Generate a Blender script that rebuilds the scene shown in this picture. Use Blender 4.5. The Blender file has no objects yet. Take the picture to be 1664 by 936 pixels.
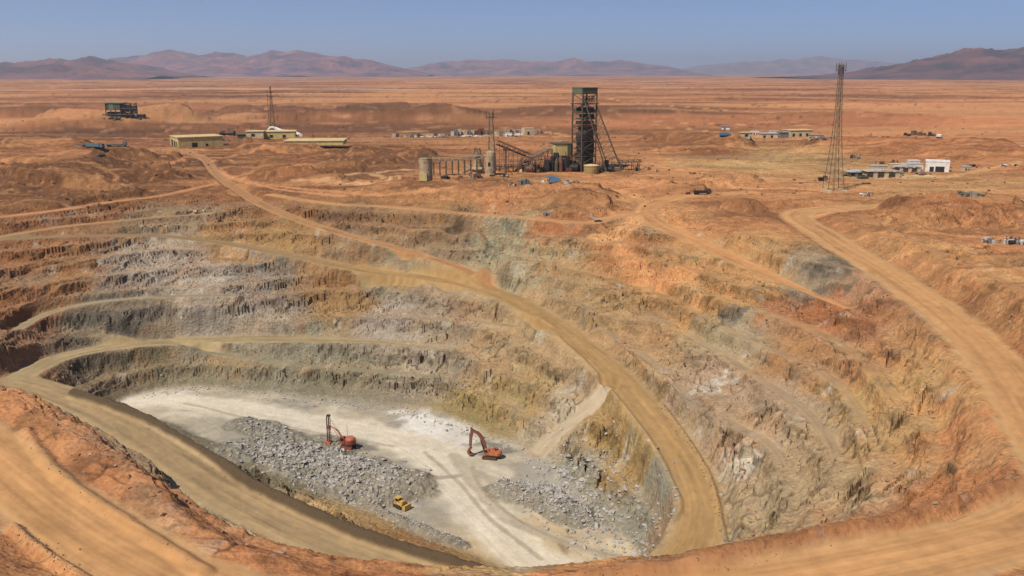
import bpy, math, random
import numpy as np
from mathutils import Vector, Matrix
random.seed(7); RS = np.random.RandomState(11)
scn = bpy.context.scene
R = math.radians
# ------------------------------------------------------------------ camera
CAMZ = 60.0; PITCH = math.atan(350/1441.0); F = 1441.0
cd = bpy.data.cameras.new('camera'); cam = bpy.data.objects.new('camera', cd)
scn.collection.objects.link(cam); scn.camera = cam
cd.sensor_width = 36; cd.lens = 36*F/1664; cd.clip_start = 1; cd.clip_end = 120000
cam.location = (0, 0, CAMZ); cam.rotation_euler = (math.pi/2-PITCH, 0, 0)
# ------------------------------------------------------------------ sky and sun
SUN_EL = R(53); SUN_DIR = Vector((-0.66, -0.70, 0)).normalized()     # horizontal direction TOWARDS the sun
w = bpy.data.worlds.new('World'); scn.world = w; w.use_nodes = True
nt = w.node_tree; nt.nodes.clear()
sky = nt.nodes.new('ShaderNodeTexSky'); sky.sky_type = 'NISHITA'; sky.sun_disc = False
sky.sun_elevation = SUN_EL; sky.sun_rotation = math.atan2(SUN_DIR.x, SUN_DIR.y)
sky.altitude = 1200; sky.air_density = 1.0; sky.dust_density = .5; sky.ozone_density = 3.0
tc = nt.nodes.new('ShaderNodeTexCoord'); mp = nt.nodes.new('ShaderNodeMapping'); mp.inputs['Scale'].default_value = (1, 1, 1.6); mp.inputs['Location'].default_value = (0, 0, .085)
nt.links.new(tc.outputs['Generated'], mp.inputs[0]); nt.links.new(mp.outputs[0], sky.inputs[0])
hs = nt.nodes.new('ShaderNodeMix'); hs.data_type = 'RGBA'; hs.blend_type = 'MULTIPLY'; hs.inputs[0].default_value = 1; hs.inputs[7].default_value = (.84, .905, 1.02, 1)
bg = nt.nodes.new('ShaderNodeBackground'); bg.inputs[1].default_value = 0.094
out = nt.nodes.new('ShaderNodeOutputWorld')
nt.links.new(sky.outputs[0], hs.inputs[6]); nt.links.new(hs.outputs[2], bg.inputs[0]); nt.links.new(bg.outputs[0], out.inputs[0])
sl = bpy.data.lights.new('sun', 'SUN'); sl.energy = 4.6; sl.angle = R(0.5); sl.color = (1, 0.945, 0.85)
so = bpy.data.objects.new('sun', sl); scn.collection.objects.link(so)
sd = Vector((SUN_DIR.x*math.cos(SUN_EL), SUN_DIR.y*math.cos(SUN_EL), math.sin(SUN_EL)))
so.rotation_euler = sd.to_track_quat('Z', 'Y').to_euler()
scn.view_settings.view_transform = 'Standard'; scn.view_settings.look = 'None'
scn.view_settings.exposure = 0.3; scn.view_settings.gamma = 1
scn.render.engine = 'CYCLES'
# ------------------------------------------------------------------ projection maths (pixel of the 1664x936 photograph -> world)
SP, CP = math.sin(PITCH), math.cos(PITCH)
def ray(u, v):
    x = (u-832)/F; y = (468-v)/F
    return np.array([x, CP+y*SP, -SP+y*CP])
def at(u, v, z=0.0):
    d = ray(u, v); t = (z-CAMZ)/d[2]; return d*t+np.array([0, 0, CAMZ])
# ------------------------------------------------------------------ noise
TAB = RS.rand(256, 256)*2*math.pi; GX, GY = np.cos(TAB), np.sin(TAB)
GXF = GX.astype(np.float32).ravel(); GYF = GY.astype(np.float32).ravel()
def perlin(x, y, seed=0):
    x = np.asarray(x+seed*17.31, np.float32); y = np.asarray(y+seed*9.77, np.float32)
    fx = np.floor(x); fy = np.floor(y)
    xi = fx.astype(np.int32); yi = fy.astype(np.int32)
    xf = x-fx; yf = y-fy; u = xf*xf*xf*(xf*(xf*6-15)+10); v = yf*yf*yf*(yf*(yf*6-15)+10)
    x0 = (xi & 255) << 8; x1 = ((xi+1) & 255) << 8; y0 = yi & 255; y1 = (yi+1) & 255
    a = x0+y0; b = x1+y0; c = x0+y1; d = x1+y1; xg = xf-1; yg = yf-1
    n00 = GXF.take(a)*xf+GYF.take(a)*yf; n10 = GXF.take(b)*xg+GYF.take(b)*yf
    n01 = GXF.take(c)*xf+GYF.take(c)*yg; n11 = GXF.take(d)*xg+GYF.take(d)*yg
    p = n00+u*(n10-n00); q = n01+u*(n11-n01); return (p+v*(q-p))*1.5
def fbm(x, y, o=4, seed=0, g=0.5):
    s = 0; a = 1
    for i in range(o):
        s = s+a*perlin(x, y, seed+i*3); x = x*2.03; y = y*2.03; a *= g
    return s
def ridged(x, y, o=3, seed=0):
    s = 0; a = 1
    for i in range(o):
        s = s+a*(1-2*np.abs(perlin(x, y, seed+i*5))); x = x*2.1; y = y*2.1; a *= .5
    return s
RX, RY, RV = [q.astype(np.float32) for q in (RS.rand(256, 256), RS.rand(256, 256), RS.rand(256, 256)*2-1)]
RXF, RYF, RVF = RX.ravel(), RY.ravel(), RV.ravel()
def cells(x, y, seed=0):
    x = np.asarray(x+seed*31.7, np.float32); y = np.asarray(y+seed*13.3, np.float32)
    xi = np.floor(x).astype(np.int32); yi = np.floor(y).astype(np.int32)
    bd = np.full(x.shape, 9., np.float32); b2 = bd.copy(); bv = np.zeros(x.shape, np.float32)
    for i in (-1, 0, 1):
        for j in (-1, 0, 1):
            k = (((xi+i) & 255) << 8)+((yi+j) & 255)
            d = (xi+i+RXF.take(k)-x)**2+(yi+j+RYF.take(k)-y)**2
            m = d < bd; b2 = np.where(m, bd, np.minimum(b2, d)); bd = np.where(m, d, bd); bv = np.where(m, RVF.take(k), bv)
    return bv, np.sqrt(b2)-np.sqrt(bd)
def ss(a, b, x):
    t = np.clip((x-a)/(b-a), 0, 1); return t*t*(3-2*t)
# ------------------------------------------------------------------ roads: (u, v, z) along the centre line, half width, colour
def srgb(c):
    c = np.array(c, float)/255; return np.where(c < .04045, c/12.92, ((c+.055)/1.055)**2.4)
ROADS = [
 ('haul',   [(-140,400,-8),(-60,393,-8.5),(0,389,-9),(150,383,-10),(250,383,-11.5),(350,393,-14),(440,408,-17),(520,424,-20.5),(600,440,-23.5),(680,450,-25),(760,463,-26.5),(830,486,-28),(900,527,-30),(955,570,-32),(1005,615,-34),(1055,672,-36),(1095,725,-37.5),(1125,775,-39),(1140,830,-40.3),(1125,890,-41.2),(1075,940,-42),(1000,985,-43),(900,1010,-44.5),(800,985,-46)], 6.4, (176,142,98)),
 ('lower',  [(15,622,-40),(60,597,-40),(110,577,-40.5),(200,561,-41),(300,554,-41.6),(420,551,-42),(520,552,-42),(620,556,-42),(720,568,-42.6)], 4.8, (172,152,118)),
 ('near',   [(15,622,-40),(60,632,-40.5),(130,660,-41),(215,705,-42),(310,765,-43),(430,832,-44),(560,892,-45),(690,940,-45.6),(800,985,-46)], 7.6, (172,147,114)),
 ('right',  [(1470,333,-1),(1300,345,-2),(1345,385,-3),(1430,437,-4),(1520,500,-5),(1590,560,-6),(1640,620,-6.6),(1690,700,-7),(1740,790,-6.5),(1690,850,-6),(1560,890,-6),(1400,925,-6),(1200,962,-6),(1000,985,-6),(800,1000,-6),(620,1010,-6),(450,990,-6),(310,950,-5.6),(190,890,-5.2),(90,825,-5),(0,755,-4.6),(-80,690,-4),(-160,640,-3.6)], 7.2, (200,152,104)),
 ('side',   [(1220,312,-0.6),(1100,320,-1),(1052,338,-1.6),(1066,362,-3),(1130,391,-5),(1200,424,-8),(1270,455,-10.6),(1330,482,-12.4),(1385,505,-13.6)], 5.2, (205,150,92)),
 ('old',    [(300,246,0),(330,256,-.2),(350,280,-.8),(378,303,-1.8),(425,332,-4.2),(500,362,-8),(580,386,-12),(650,405,-16),(715,424,-19.5),(760,441,-22.5),(800,470,-27)], 3.6, (172,128,90)),
 ('rim',    [(440,316,-1.2),(540,331,-1.8),(640,336,-2),(740,345,-2.4),(840,352,-3),(950,362,-3.4),(1000,352,-3),(1060,345,-2)], 3.4, (200,148,104)),
 ('leftrim',[(-100,362,-2),(0,352,-2),(90,342,-1.8),(180,328,-1.4),(260,318,-1),(345,300,-1)], 3.2, (200,138,92)),
 ('bench',  [(-40,392,-9),(80,371,-7),(160,362,-6.4),(250,353,-5.4),(340,347,-4.6)], 2.2, (178,140,98)),
 ('ledge',  [(20,540,-32),(70,512,-30),(130,495,-28),(210,485,-27.4),(290,481,-27),(380,480,-27.4)], 2.0, (160,145,120)),
 ('l', [(600,512,-36),(700,518,-36),(790,524,-35),(860,535,-33.5),(905,550,-32)], 1.7, (160,140,112)),
 ('l', [(480,470,-29.4),(545,470,-30),(620,470,-30),(700,474,-29.5),(770,480,-28.5)], 1.3, (165,138,106)),
 ('l', [(260,562,-43.6),(300,567,-44.4),(420,584,-46.4),(520,596,-47.6),(640,605,-48),(740,616,-48)], 1.7, (150,146,124)),
 ('l', [(560,362,-8),(650,370,-8.2),(760,374,-8.4),(830,383,-9),(900,386,-8.6),(940,388,-8)], 1.4, (170,130,96)),
 ('l', [(760,418,-15.6),(850,424,-15.8),(890,427,-16.2),(930,440,-17.4),(1000,458,-19.4),(1060,474,-20.2),(1110,493,-20.3)], 1.6, (172,138,102)),
 ('l', [(950,522,-27.6),(1000,547,-29),(1050,580,-30),(1100,625,-31),(1130,658,-31.5),(1190,690,-30.8),(1250,722,-30),(1285,775,-29.8)], 1.7, (170,150,126)),
 ('l', [(1030,502,-23.5),(1100,532,-25),(1150,562,-25.2),(1210,600,-25.4),(1300,660,-25),(1345,710,-25),(1370,770,-24.4)], 1.7, (172,148,122)),
 ('l', [(1110,493,-20.3),(1168,530,-20.3),(1270,575,-20),(1340,608,-20),(1385,650,-20.4),(1420,720,-20.6)], 1.8, (178,150,118)),
 ('l', [(1130,470,-15),(1219,500,-15.4),(1290,524,-15.5),(1344,547,-15.5),(1400,585,-15.4),(1456,646,-14.7),(1540,695,-14.5)], 1.9, (184,148,108)),
 ('l', [(1060,420,-10),(1100,430,-10.6),(1180,455,-11.8),(1240,482,-13)], 1.4, (178,134,90)),
 ('l', [(0,443,-16.5),(120,425,-16),(220,408,-15.5),(290,405,-16.2),(370,412,-18)], 1.3, (160,130,100)),
 ('l', [(60,470,-21),(150,452,-21),(260,436,-20.6),(330,440,-21.5)], 1.1, (156,138,116)),
 ('l', [(90,556,-38.6),(160,545,-37.6),(240,536,-37)], 1.1, (150,135,104)),
 ('l', [(1385,345,.6),(1450,375,1.2),(1520,408,1.6),(1600,440,2),(1690,490,2.4)], 1.6, (190,140,100)),
 ('l',   [(570,422,-19.6),(640,423,-20),(720,424,-20.2)], 1.3, (150,140,114)),
 ('pale',   [(985,632,-36.5),(950,668,-42),(905,705,-49),(872,738,-54)], 3.8, (190,172,150)),
]
TRACKS = [  # colour only, they lie on the plateau
 ([(0,300),(90,291),(180,282),(262,272),(330,262)], 2.2, (190,125,80)),
 ([(0,326),(90,322),(200,315)], 2.0, (205,140,95)),
 ([(345,262),(300,250),(255,246),(180,248),(120,246),(60,262),(0,272)], 4, (190,125,80)),
 ([(355,258),(420,248),(480,250),(560,246)], 3, (190,120,80)),
 ([(390,290),(430,300),(500,308),(600,318),(700,322),(760,318)], 3.2, (196,135,90)),
 ([(340,268),(380,288),(440,305),(500,312),(560,318)], 2.2, (200,140,100)),
 ([(560,284),(600,282),(640,296),(660,303),(620,306),(560,300),(480,296)], 3.5, (196,150,112)),
 ([(600,282),(650,278),(700,278)], 3.0, (196,150,112)),
 ([(660,303),(740,308),(830,306),(900,312),(1000,310),(1100,300),(1200,305),(1290,306),(1340,312)], 3.5, (205,145,98)),
 ([(1000,310),(1050,322),(1100,320)], 5, (208,150,100)),
 ([(1052,338),(1000,360),(970,358)], 5, (208,155,108)),
 ([(1130,391),(1060,385),(1010,368)], 4.5, (205,145,95)),
 ([(600,215),(700,213),(800,211),(880,213),(930,220)], 5, (196,150,105)),
 ([(1080,207),(1150,212),(1220,222),(1340,226),(1430,218),(1560,222),(1664,238)], 4, (205,140,90)),
 ([(1120,268),(1230,268),(1330,268),(1400,282),(1480,290),(1560,284),(1660,262)], 4, (200,150,105)),
 ([(1300,300),(1400,298),(1500,300),(1600,294)], 4, (195,140,95)),
 ([(1440,332),(1540,326),(1664,328)], 3, (190,128,85)),
 ([(1500,378),(1570,385),(1664,392)], 3, (200,135,85)),
 ([(985,160),(1060,170),(1200,180),(1400,190)], 5, (210,145,100)),
 ([(1060,196),(1200,203),(1340,206)], 4, (215,150,105)),
 ([(290,205),(300,190),(380,186),(480,176)], 4, (190,125,90)),
 ([(1440,332),(1380,340),(1300,345)], 5, (208,150,98)),
]
def catmull(P, step=4.0):
    P = np.array(P, float); Q = np.vstack([2*P[0]-P[1], P, 2*P[-1]-P[-2]]); out = []
    for i in range(1, len(Q)-2):
        n = max(2, int(np.linalg.norm(Q[i+1][:2]-Q[i][:2])/step))
        for k in range(n):
            t = k/n; a, b, c, d = Q[i-1], Q[i], Q[i+1], Q[i+2]
            out.append(.5*((2*b)+(-a+c)*t+(2*a-5*b+4*c-d)*t*t+(-a+3*b-3*c+d)*t**3))
    out.append(P[-1]); return np.array(out)
RW = [(n, catmull([at(u, v, z) for u, v, z in p]), hw, srgb(c)) for n, p, hw, c in ROADS]
P_len = [float(np.sum(np.hypot(*(p[1:, :2]-p[:-1, :2]).T))) for _, p, _, _ in RW]
def near_line(x, y, P, reach):
    """distance, signed side, arclength and z of the nearest point of polyline P"""
    D = np.full(x.shape, 1e9); Z = np.zeros(x.shape); S = np.zeros(x.shape); SG = np.zeros(x.shape)
    m0 = np.nonzero((x > P[:, 0].min()-reach) & (x < P[:, 0].max()+reach) & (y > P[:, 1].min()-reach) & (y < P[:, 1].max()+reach))[0]
    if len(m0) == 0: return D, SG, S, Z
    s0 = 0
    xs, ys = x[m0], y[m0]; order = np.argsort(ys); m0 = m0[order]; xs = xs[order]; ys = ys[order]
    for i in range(len(P)-1):
        a, b = P[i], P[i+1]; L = math.hypot(b[0]-a[0], b[1]-a[1])+1e-9
        lo = np.searchsorted(ys, min(a[1], b[1])-reach); hi = np.searchsorted(ys, max(a[1], b[1])+reach)
        X, Y = xs[lo:hi], ys[lo:hi]
        k = np.nonzero((X > min(a[0], b[0])-reach) & (X < max(a[0], b[0])+reach))[0]
        if len(k):
            X, Y = X[k], Y[k]; I = m0[lo:hi][k]
            tx, ty = (b[0]-a[0])/L, (b[1]-a[1])/L
            t = np.clip((X-a[0])*tx+(Y-a[1])*ty, 0, L)
            dx, dy = X-a[0]-t*tx, Y-a[1]-t*ty; d = np.hypot(dx, dy)
            q = d < D[I]; I = I[q]
            D[I] = d[q]; Z[I] = a[2]+(b[2]-a[2])*t[q]/L; S[I] = s0+t[q]; SG[I] = np.sign(tx*dy-ty*dx)[q]
        s0 += L
    return D, SG, S, Z
# ------------------------------------------------------------------ smooth pit shape: multiquadric through the traced heights
CTRL = [
 # back toe of the floor
 (185,662,-54),(240,637,-54),(330,630,-54),(450,643,-54),(560,656,-54),(680,673,-54),(760,697,-54),(845,733,-54),(900,752,-54),
 (940,805,-54),(985,850,-54),(1035,888,-54),(1040,935,-54),
 # near toe
 (230,672,-54),(330,708,-54),(430,748,-54),(560,808,-54),(700,866,-54),(790,893,-54),(870,925,-54),(930,960,-54),
 # floor
 (400,670,-54.5),(500,700,-54.5),(600,700,-54.5),(600,760,-54.5),(750,760,-54.5),(700,820,-54.5),(850,850,-54.5),(820,790,-54.5),(930,900,-54.5),(880,800,-54.5),
 # lower wall
 (120,592,-43),(180,625,-50),(300,570,-44.5),(420,584,-46.5),(520,597,-48),(640,606,-48),(760,633,-49),(830,690,-51),(760,590,-43),(830,600,-41),(900,640,-42),(930,680,-46),
 (400,520,-35.5),(500,518,-36),
 (200,530,-34),(300,520,-34),(90,560,-35),(0,560,-30),(-60,570,-30),(-60,520,-24),
 (0,470,-21),(0,500,-25),(100,450,-20),(420,465,-27),(20,520,-28),
 
 (600,412,-18),(450,395,-14.5),(450,370,-11),(700,390,-13),(600,365,-8),(760,400,-17),(820,430,-22.5),(820,385,-11.5),(860,460,-25),
 (960,410,-11),(1060,420,-10),(1130,460,-14.5),(1130,520,-21),(1100,600,-28.5),
 # right wall
 (1219,500,-15.4),(1344,547,-15.5),(1168,530,-20),(1270,575,-20),(1371,625,-20),(1460,760,-19),(1456,650,-14.5),(1540,695,-14.5),(1560,760,-13),(1500,600,-11.5),
 (1290,790,-30),(1290,850,-28),(1200,600,-26),(1300,660,-25),(1360,740,-25),(1380,810,-22),(1200,790,-37),(1220,850,-36.5),(1190,895,-33),
 # bank above the right road
 (1440,395,1.2),(1530,450,1),(1620,500,1),(1690,560,1),(1400,366,.6),(1664,460,2.6),(1600,420,1.8),(1760,600,2),(1860,700,1.5),(1500,385,0),(1664,400,0),
 (1210,385,-1),(1250,370,0),(1300,410,-2.2),(1350,440,-4.6),(1420,480,-7),(1480,520,-9.4),
 # near rim crest and the steep drop behind it
 (1800,760,-6),(1640,785,-4.6),(1560,808,-4.8),(1450,848,-5),(1350,862,-5),(1250,885,-5),(1180,900,-5),(1080,926,-5),(950,942,-5),(800,944,-5),(650,942,-5),
 (1500,850,-15),(1380,880,-20),(1250,905,-26),
 (570,952,-4.8),(480,934,-4.6),(385,900,-4.2),(305,848,-3.4),(262,776,-2.8),(212,734,-2.6),(155,692,-2.4),(90,655,-2),(20,630,-2),(-60,606,-2),
 (650,958,-32),(560,950,-30),(480,950,-29),(390,915,-28),(315,866,-27),(270,796,-27),(200,745,-28),(130,700,-29),(60,655,-29),(0,636,-28),
 (800,970,-34),(950,970,-34),(1080,955,-33),(490,936,-42.6),(375,888,-42),(300,830,-41.4),(220,735,-40.6),(130,680,-40),
 # near bank below the rim road
 (0,850,-2.4),(100,930,-3.4),(0,930,-1.5),(1600,936,-4.2),(1664,920,-4),(1300,990,-4),
 # plateau rim
 (-100,330,0),(0,330,0),(150,310,0),(300,300,0),(420,300,0),(560,318,0),(700,325,0),(850,330,0),(960,335,-.5),(1040,312,0),(1150,360,-1),(1200,340,0),(1500,330,0),(1664,340,0),(1300,320,0),
]
for _n, _p, _h, _c in ROADS:
    CTRL += [c for c in _p]
C3 = [at(*c) for c in CTRL]
for gx in range(-420, 421, 60):
    for gy in (500, 560, 640, 720): C3.append(np.array([gx, gy, 0.]))
    for gy in (30, 60): C3.append(np.array([gx, gy, -2.]))
for gy in range(100, 480, 40): C3 += [np.array([-290., gy, 0]), np.array([-380., gy, 0]), np.array([210., gy, 1]), np.array([330., gy, 0])]
C3 = np.array(C3)
keep = []
for i in range(len(C3)):
    if all(np.hypot(*(C3[i, :2]-C3[j, :2])) > 2.0 for j in keep): keep.append(i)
C3 = C3[keep]
MQ = 5.0
def kern(d2): return np.sqrt(d2+MQ*MQ)
A = kern((C3[:, None, 0]-C3[None, :, 0])**2+(C3[:, None, 1]-C3[None, :, 1])**2)
A -= np.eye(len(C3))*3.0                       # a little smoothing
n_ = len(C3); AA = np.zeros((n_+1, n_+1)); AA[:n_, :n_] = A; AA[:n_, n_] = 1; AA[n_, :n_] = 1
W = np.linalg.solve(AA, np.append(C3[:, 2], 0))
G = 3.0; gx = np.arange(-420, 421, G); gy = np.arange(30, 721, G)
GXX, GYY = np.meshgrid(gx, gy)
H0G = np.full(GXX.shape, W[n_])
for i in range(n_): H0G += W[i]*kern((GXX-C3[i, 0])**2+(GYY-C3[i, 1])**2)
for _ in range(1):
    H0G[1:-1, 1:-1] = (H0G[1:-1, 1:-1]*4+H0G[:-2, 1:-1]+H0G[2:, 1:-1]+H0G[1:-1, :-2]+H0G[1:-1, 2:])/8
def bilin(grid, x, y):
    fx = np.clip((x-gx[0])/G, 0, len(gx)-1.001); fy = np.clip((y-gy[0])/G, 0, len(gy)-1.001)
    i = fx.astype(int); j = fy.astype(int); a = fx-i; b = fy-j
    a = a*a*(3-2*a)*.5+a*.5; b = b*b*(3-2*b)*.5+b*.5
    return (grid[j, i]*(1-a)*(1-b)+grid[j, i+1]*a*(1-b)+grid[j+1, i]*(1-a)*b+grid[j+1, i+1]*a*b)
def H0(x, y):
    e = ss(330, 400, np.abs(x))+ss(640, 700, y); e = np.clip(e, 0, 1)
    return bilin(H0G, x, y)*(1-e)
# ------------------------------------------------------------------ mounds on the plateau: u, v of the centre, half width px, half depth m, height, flat
MOUNDS = [
 (200,196,150,150,11,.35),(450,193,110,120,8,.3),(545,188,60,120,6,.2),(650,190,110,110,9,.45),(760,195,80,80,5,.2),
 (455,245,80,22,5,.5),(560,252,50,18,3,.4),(500,262,60,12,3,.5),(130,268,150,14,5,.6),(90,303,110,10,4,.6),(260,288,60,12,4,.5),(470,288,70,12,3,.5),
 (600,262,70,18,3,.4),(1130,246,95,30,5,.3),(1180,240,50,25,4,.2),(1380,246,120,28,4,.5),(1560,250,130,40,5,.4),
 (1205,340,55,12,5.5,.1),(1165,302,50,9,2.5,.2),(1140,302,30,9,2,.2),(1560,362,130,17,6,.45),(1500,352,70,10,3,.4),
 (1300,330,60,8,1.5,.4),(800,322,210,9,2.4,.5),(900,330,120,8,2,.4),(620,300,60,9,2,.5),(1000,180,200,200,4,.2),(350,225,60,50,4,.2),
 (1500,215,40,30,3,.3),(60,180,90,150,6,.3),(1400,190,120,200,5,.2),(30,230,90,60,4,.3),
]
MW = []
for u, v, hw, hd, h, fl in MOUNDS:
    p = at(u, v, 0); MW.append((p[0], p[1], hw*p[1]/F, hd, h, fl))
SCARPS = [
 ([(-60,284),(0,283),(100,280),(180,268),(260,263),(312,268)],5,9),([(-40,308),(0,306),(120,300),(230,290),(318,294)],4,7),
 ([(425,262),(520,270),(605,278)],3.5,8),([(400,282),(500,290),(580,298)],3,6),([(620,300),(700,311),(830,312),(960,316),(1030,318)],3.2,9),
 ([(1030,232),(1100,228),(1180,236),(1230,244)],6,13),([(1290,240),(1400,236),(1550,242),(1680,244)],6,14),([(385,233),(450,226),(545,233)],3,9),
 ([(530,186),(620,176),(720,184),(795,197)],9,26),([(1135,298),(1190,292),(1240,299)],3,7),([(330,184),(430,178),(525,186)],7,20),
 ([(-20,240),(80,236),(150,244)],4,10),([(560,257),(650,250),(705,258)],4,10),([(1440,347),(1500,338),(1600,340),(1690,346)],5,11),
 ([(0,330),(60,330),(150,322),(250,312)],2.5,5),([(60,200),(120,188),(200,184),(290,190),(340,204)],7,26),([(1060,300),(1120,306),(1160,318)],2,6),([(880,330),(960,330),(1010,336)],2.2,6)]
PILES = [ # blasted rock: polyline px on the floor, half width m, height m
 ([(410,735),(470,745),(540,762),(600,775),(650,788)], 12, 2.3),
 ([(480,765),(560,798),(620,812)], 7, 1.2),([(395,690),(430,700),(470,715)], 7, 1.2),
 ([(825,800),(870,808),(905,825),(925,838)], 7.5, 3.0),
 ([(520,722),(560,730)], 7, 1.0),
 ([(600,825),(680,862),(750,888)], 2.6, 1.3),
]
PW = [(catmull([at(u, v, -54) for u, v in p]), hw, h) for p, hw, h in PILES]
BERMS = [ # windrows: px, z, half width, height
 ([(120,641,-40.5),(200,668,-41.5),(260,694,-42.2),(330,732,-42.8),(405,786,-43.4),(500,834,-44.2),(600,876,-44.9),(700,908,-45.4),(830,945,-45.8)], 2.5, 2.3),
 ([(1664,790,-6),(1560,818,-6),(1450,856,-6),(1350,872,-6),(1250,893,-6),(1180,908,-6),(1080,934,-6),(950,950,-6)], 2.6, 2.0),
 ([(20,850,-4),(70,895,-4.4),(140,945,-5)], 1.2, 1.2),
 ([(330,925,-5),(240,868,-4.8),(160,815,-4.5),(90,762,-4.3),(40,700,-4)], 1.6, .9),
 ([(640,428,-23.5),(560,424,-22),(520,410,-20.5)], 0.9, .5),
 ([(1185,905,-41),(1172,850,-40.3),(1155,780,-39),(1120,720,-37.5),(1075,660,-36)], 1.0, .8),
 ([(1060,870,-41),(1105,830,-40.3),(1090,780,-39),(1060,725,-37.5),(1020,670,-36),(960,600,-33.5),(905,548,-31)], 1.0, .8),
]
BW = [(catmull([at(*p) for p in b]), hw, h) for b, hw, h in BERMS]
LEV = np.array([-66, -60, -54, -48, -42, -36, -30, -25.2, -20.3, -15.5, -11.5, -8, -4, 0, 2.2, 4.4, 8]); LEVI = np.arange(len(LEV), dtype=float)
CX, CY = -10., 245.
SCW = [(catmull([at(u, v, 0) for u, v in p], 8.), h, w_) for p, h, w_ in SCARPS]
def fields(x, y):
    """height and the masks the colours use"""
    hp = H0(x, y)
    wx = x+2.5*perlin(x/14, y/14, 50); wy = y+2.5*perlin(x/14, y/14, 51)
    d_pit = np.hypot(x-CX, y-CY)
    bank = ss(.25, .9, hp)*ss(105, 125, y)*ss(60, 85, x)*(1-ss(205, 240, x))*(1-ss(400, 440, y))
    wall = np.maximum(ss(-53.6, -50, hp)*(1-ss(-2.5, -.2, hp)), bank*.8)*(1-ss(250, 330, np.abs(x)))*(1-ss(520, 600, y))
    th = np.arctan2(x-CX, y-CY)
    rib = ridged(th*26, d_pit/60, 2, 60)+.5*ridged(th*60, d_pit/25, 1, 61)
    cmask = ss(-.25, .35, fbm(x/34, y/34, 3, 7))
    al = th*105+1.6*perlin(x/5, y/5, 52); ac = d_pit+1.3*perlin(x/6, y/6, 53)+3*perlin(x/30, y/30, 54)
    b1, e1 = cells(al/8.5, ac/2.9, 1); b2, e2 = cells(al/3.6+5, ac/1.35, 2)
    calm = (1-.55*ss(200, 160, y)*ss(10, -10, x))*(1-.8*ss(150, 128, y))
    hw = hp+wall*calm*(1.0*fbm(x/30, y/30, 3, 1)+.06*rib+(.25+.75*cmask)*(1.05*b1+.55*b2))
    q = np.interp(hw, LEV, LEVI); k = np.floor(q); f = q-k
    tz = np.interp(k+np.interp(f, [0, .20, .50, .77, .92, 1], [0, .03, .33, .90, .985, 1]), LEVI, LEV)
    amt = .72+.28*ss(-.5, .3, fbm(x/60, y/60, 2, 9))
    z = hp*(1-wall)+wall*(hw+(tz-hw)*amt)
    crag = wall*ss(.46, .58, f)*(1-ss(.80, .93, f))
    q2 = z/1.5+.7*fbm(x/11, y/11, 3, 18)+.3*b1; k2 = np.floor(q2); f2 = q2-k2
    z = z+(k2+ss(.35, .8, f2)-q2)*1.5*.75*crag*calm
    lay_shade = crag*(1-ss(.15, .35, np.abs(f2-.5)))*ss(-.2, .3, fbm(x/6, y/6, 2, 19))
    z = z+wall*(.24*ridged(wx/4.2, wy/4.2, 3, 12)*(.3+.7*crag)+.25*fbm(x/7, y/7, 3, 14)+.14*fbm(x/1.6, y/1.6, 2, 15))
    crk = (1-ss(0, .16, e1))*ss(.1, .45, fbm(x/13, y/13, 2, 17)+.25*crag)*wall
    z = z-.55*crk
    # near hill is rough too
    nh = (1-ss(-6, -2, -hp-4))*ss(0, 1, (150-y)/30.)*0
    floor_ = 1-ss(-54.0, -52.6, hp)
    z = np.where(floor_ > 0, z*(1-floor_)+floor_*(-54+.25*fbm(x/22, y/22, 3, 20)+.07*fbm(x/3, y/3, 2, 21)), z)
    # plateau relief
    out_ = ss(-3.5, -.3, hp)*np.ones_like(x)
    far = ss(420, 620, y)
    P = out_*(.5*fbm(x/40, y/40, 3, 30)+.42*fbm(x/6, y/6, 4, 31, .6)*(1-.3*far)+far*.5*ridged(x/24, y/18, 3, 34)+far*(1.1*fbm(x/140, y/120, 3, 32)))
    P = P+ss(650, 1100, y)*(2.2*fbm(x/420, y/220, 4, 33))*(1-ss(5000, 9000, y))
    mm = np.zeros_like(x)
    for mx, my, rx, ry, h, fl in MW:
        ex = (x-mx)/rx; ey = (y-my)/ry
        k_ = np.nonzero((np.abs(ex) < 1.6) & (np.abs(ey) < 1.6))[0]
        if len(k_) == 0: continue
        r = np.hypot(ex[k_], ey[k_])+.22*fbm(x[k_]/rx*2.2+mx, y[k_]/ry*1.4+my, 3, 40)
        m = (1-ss(fl, 1.15, r))
        P[k_] += h*m; mm[k_] = np.maximum(mm[k_], m*(1-ss(.8, 1, m)*.5))
    scp = np.zeros_like(x)
    for P_, h, w_ in SCW:
        D, SG, S_, Z_ = near_line(x, y, P_, w_*4.5)
        ln = float(np.sum(np.hypot(*(P_[1:, :2]-P_[:-1, :2]).T))); tp = ss(0, ln*.16, S_)*(1-ss(ln*.84, ln, S_))
        D = D*SG+w_*(.5*fbm(x/(w_*1.6), y/(w_*1.6), 3, 41)); m = np.where(D > 0, 1-ss(0, 1, D/w_), 1-ss(.1, 1, -D/(w_*3.6)))*tp
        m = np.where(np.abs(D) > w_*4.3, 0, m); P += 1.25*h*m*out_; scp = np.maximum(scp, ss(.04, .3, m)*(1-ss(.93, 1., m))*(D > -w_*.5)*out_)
    # erosion steps on mound flanks
    b3, _ = cells(x/6.5, y/6.5, 6)
    mm = np.maximum(mm, scp)
    P = P+scp*(.9*b3+.5*ridged(x/5, y/4, 3, 46))
    P = P+mm*(.5*b3*ss(-.1, .3, fbm(x/50, y/50, 2, 44))+.35*ridged(x/9, y/9, 3, 45))
    z = z+P
    # rubble piles
    pile = np.zeros_like(x)
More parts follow.
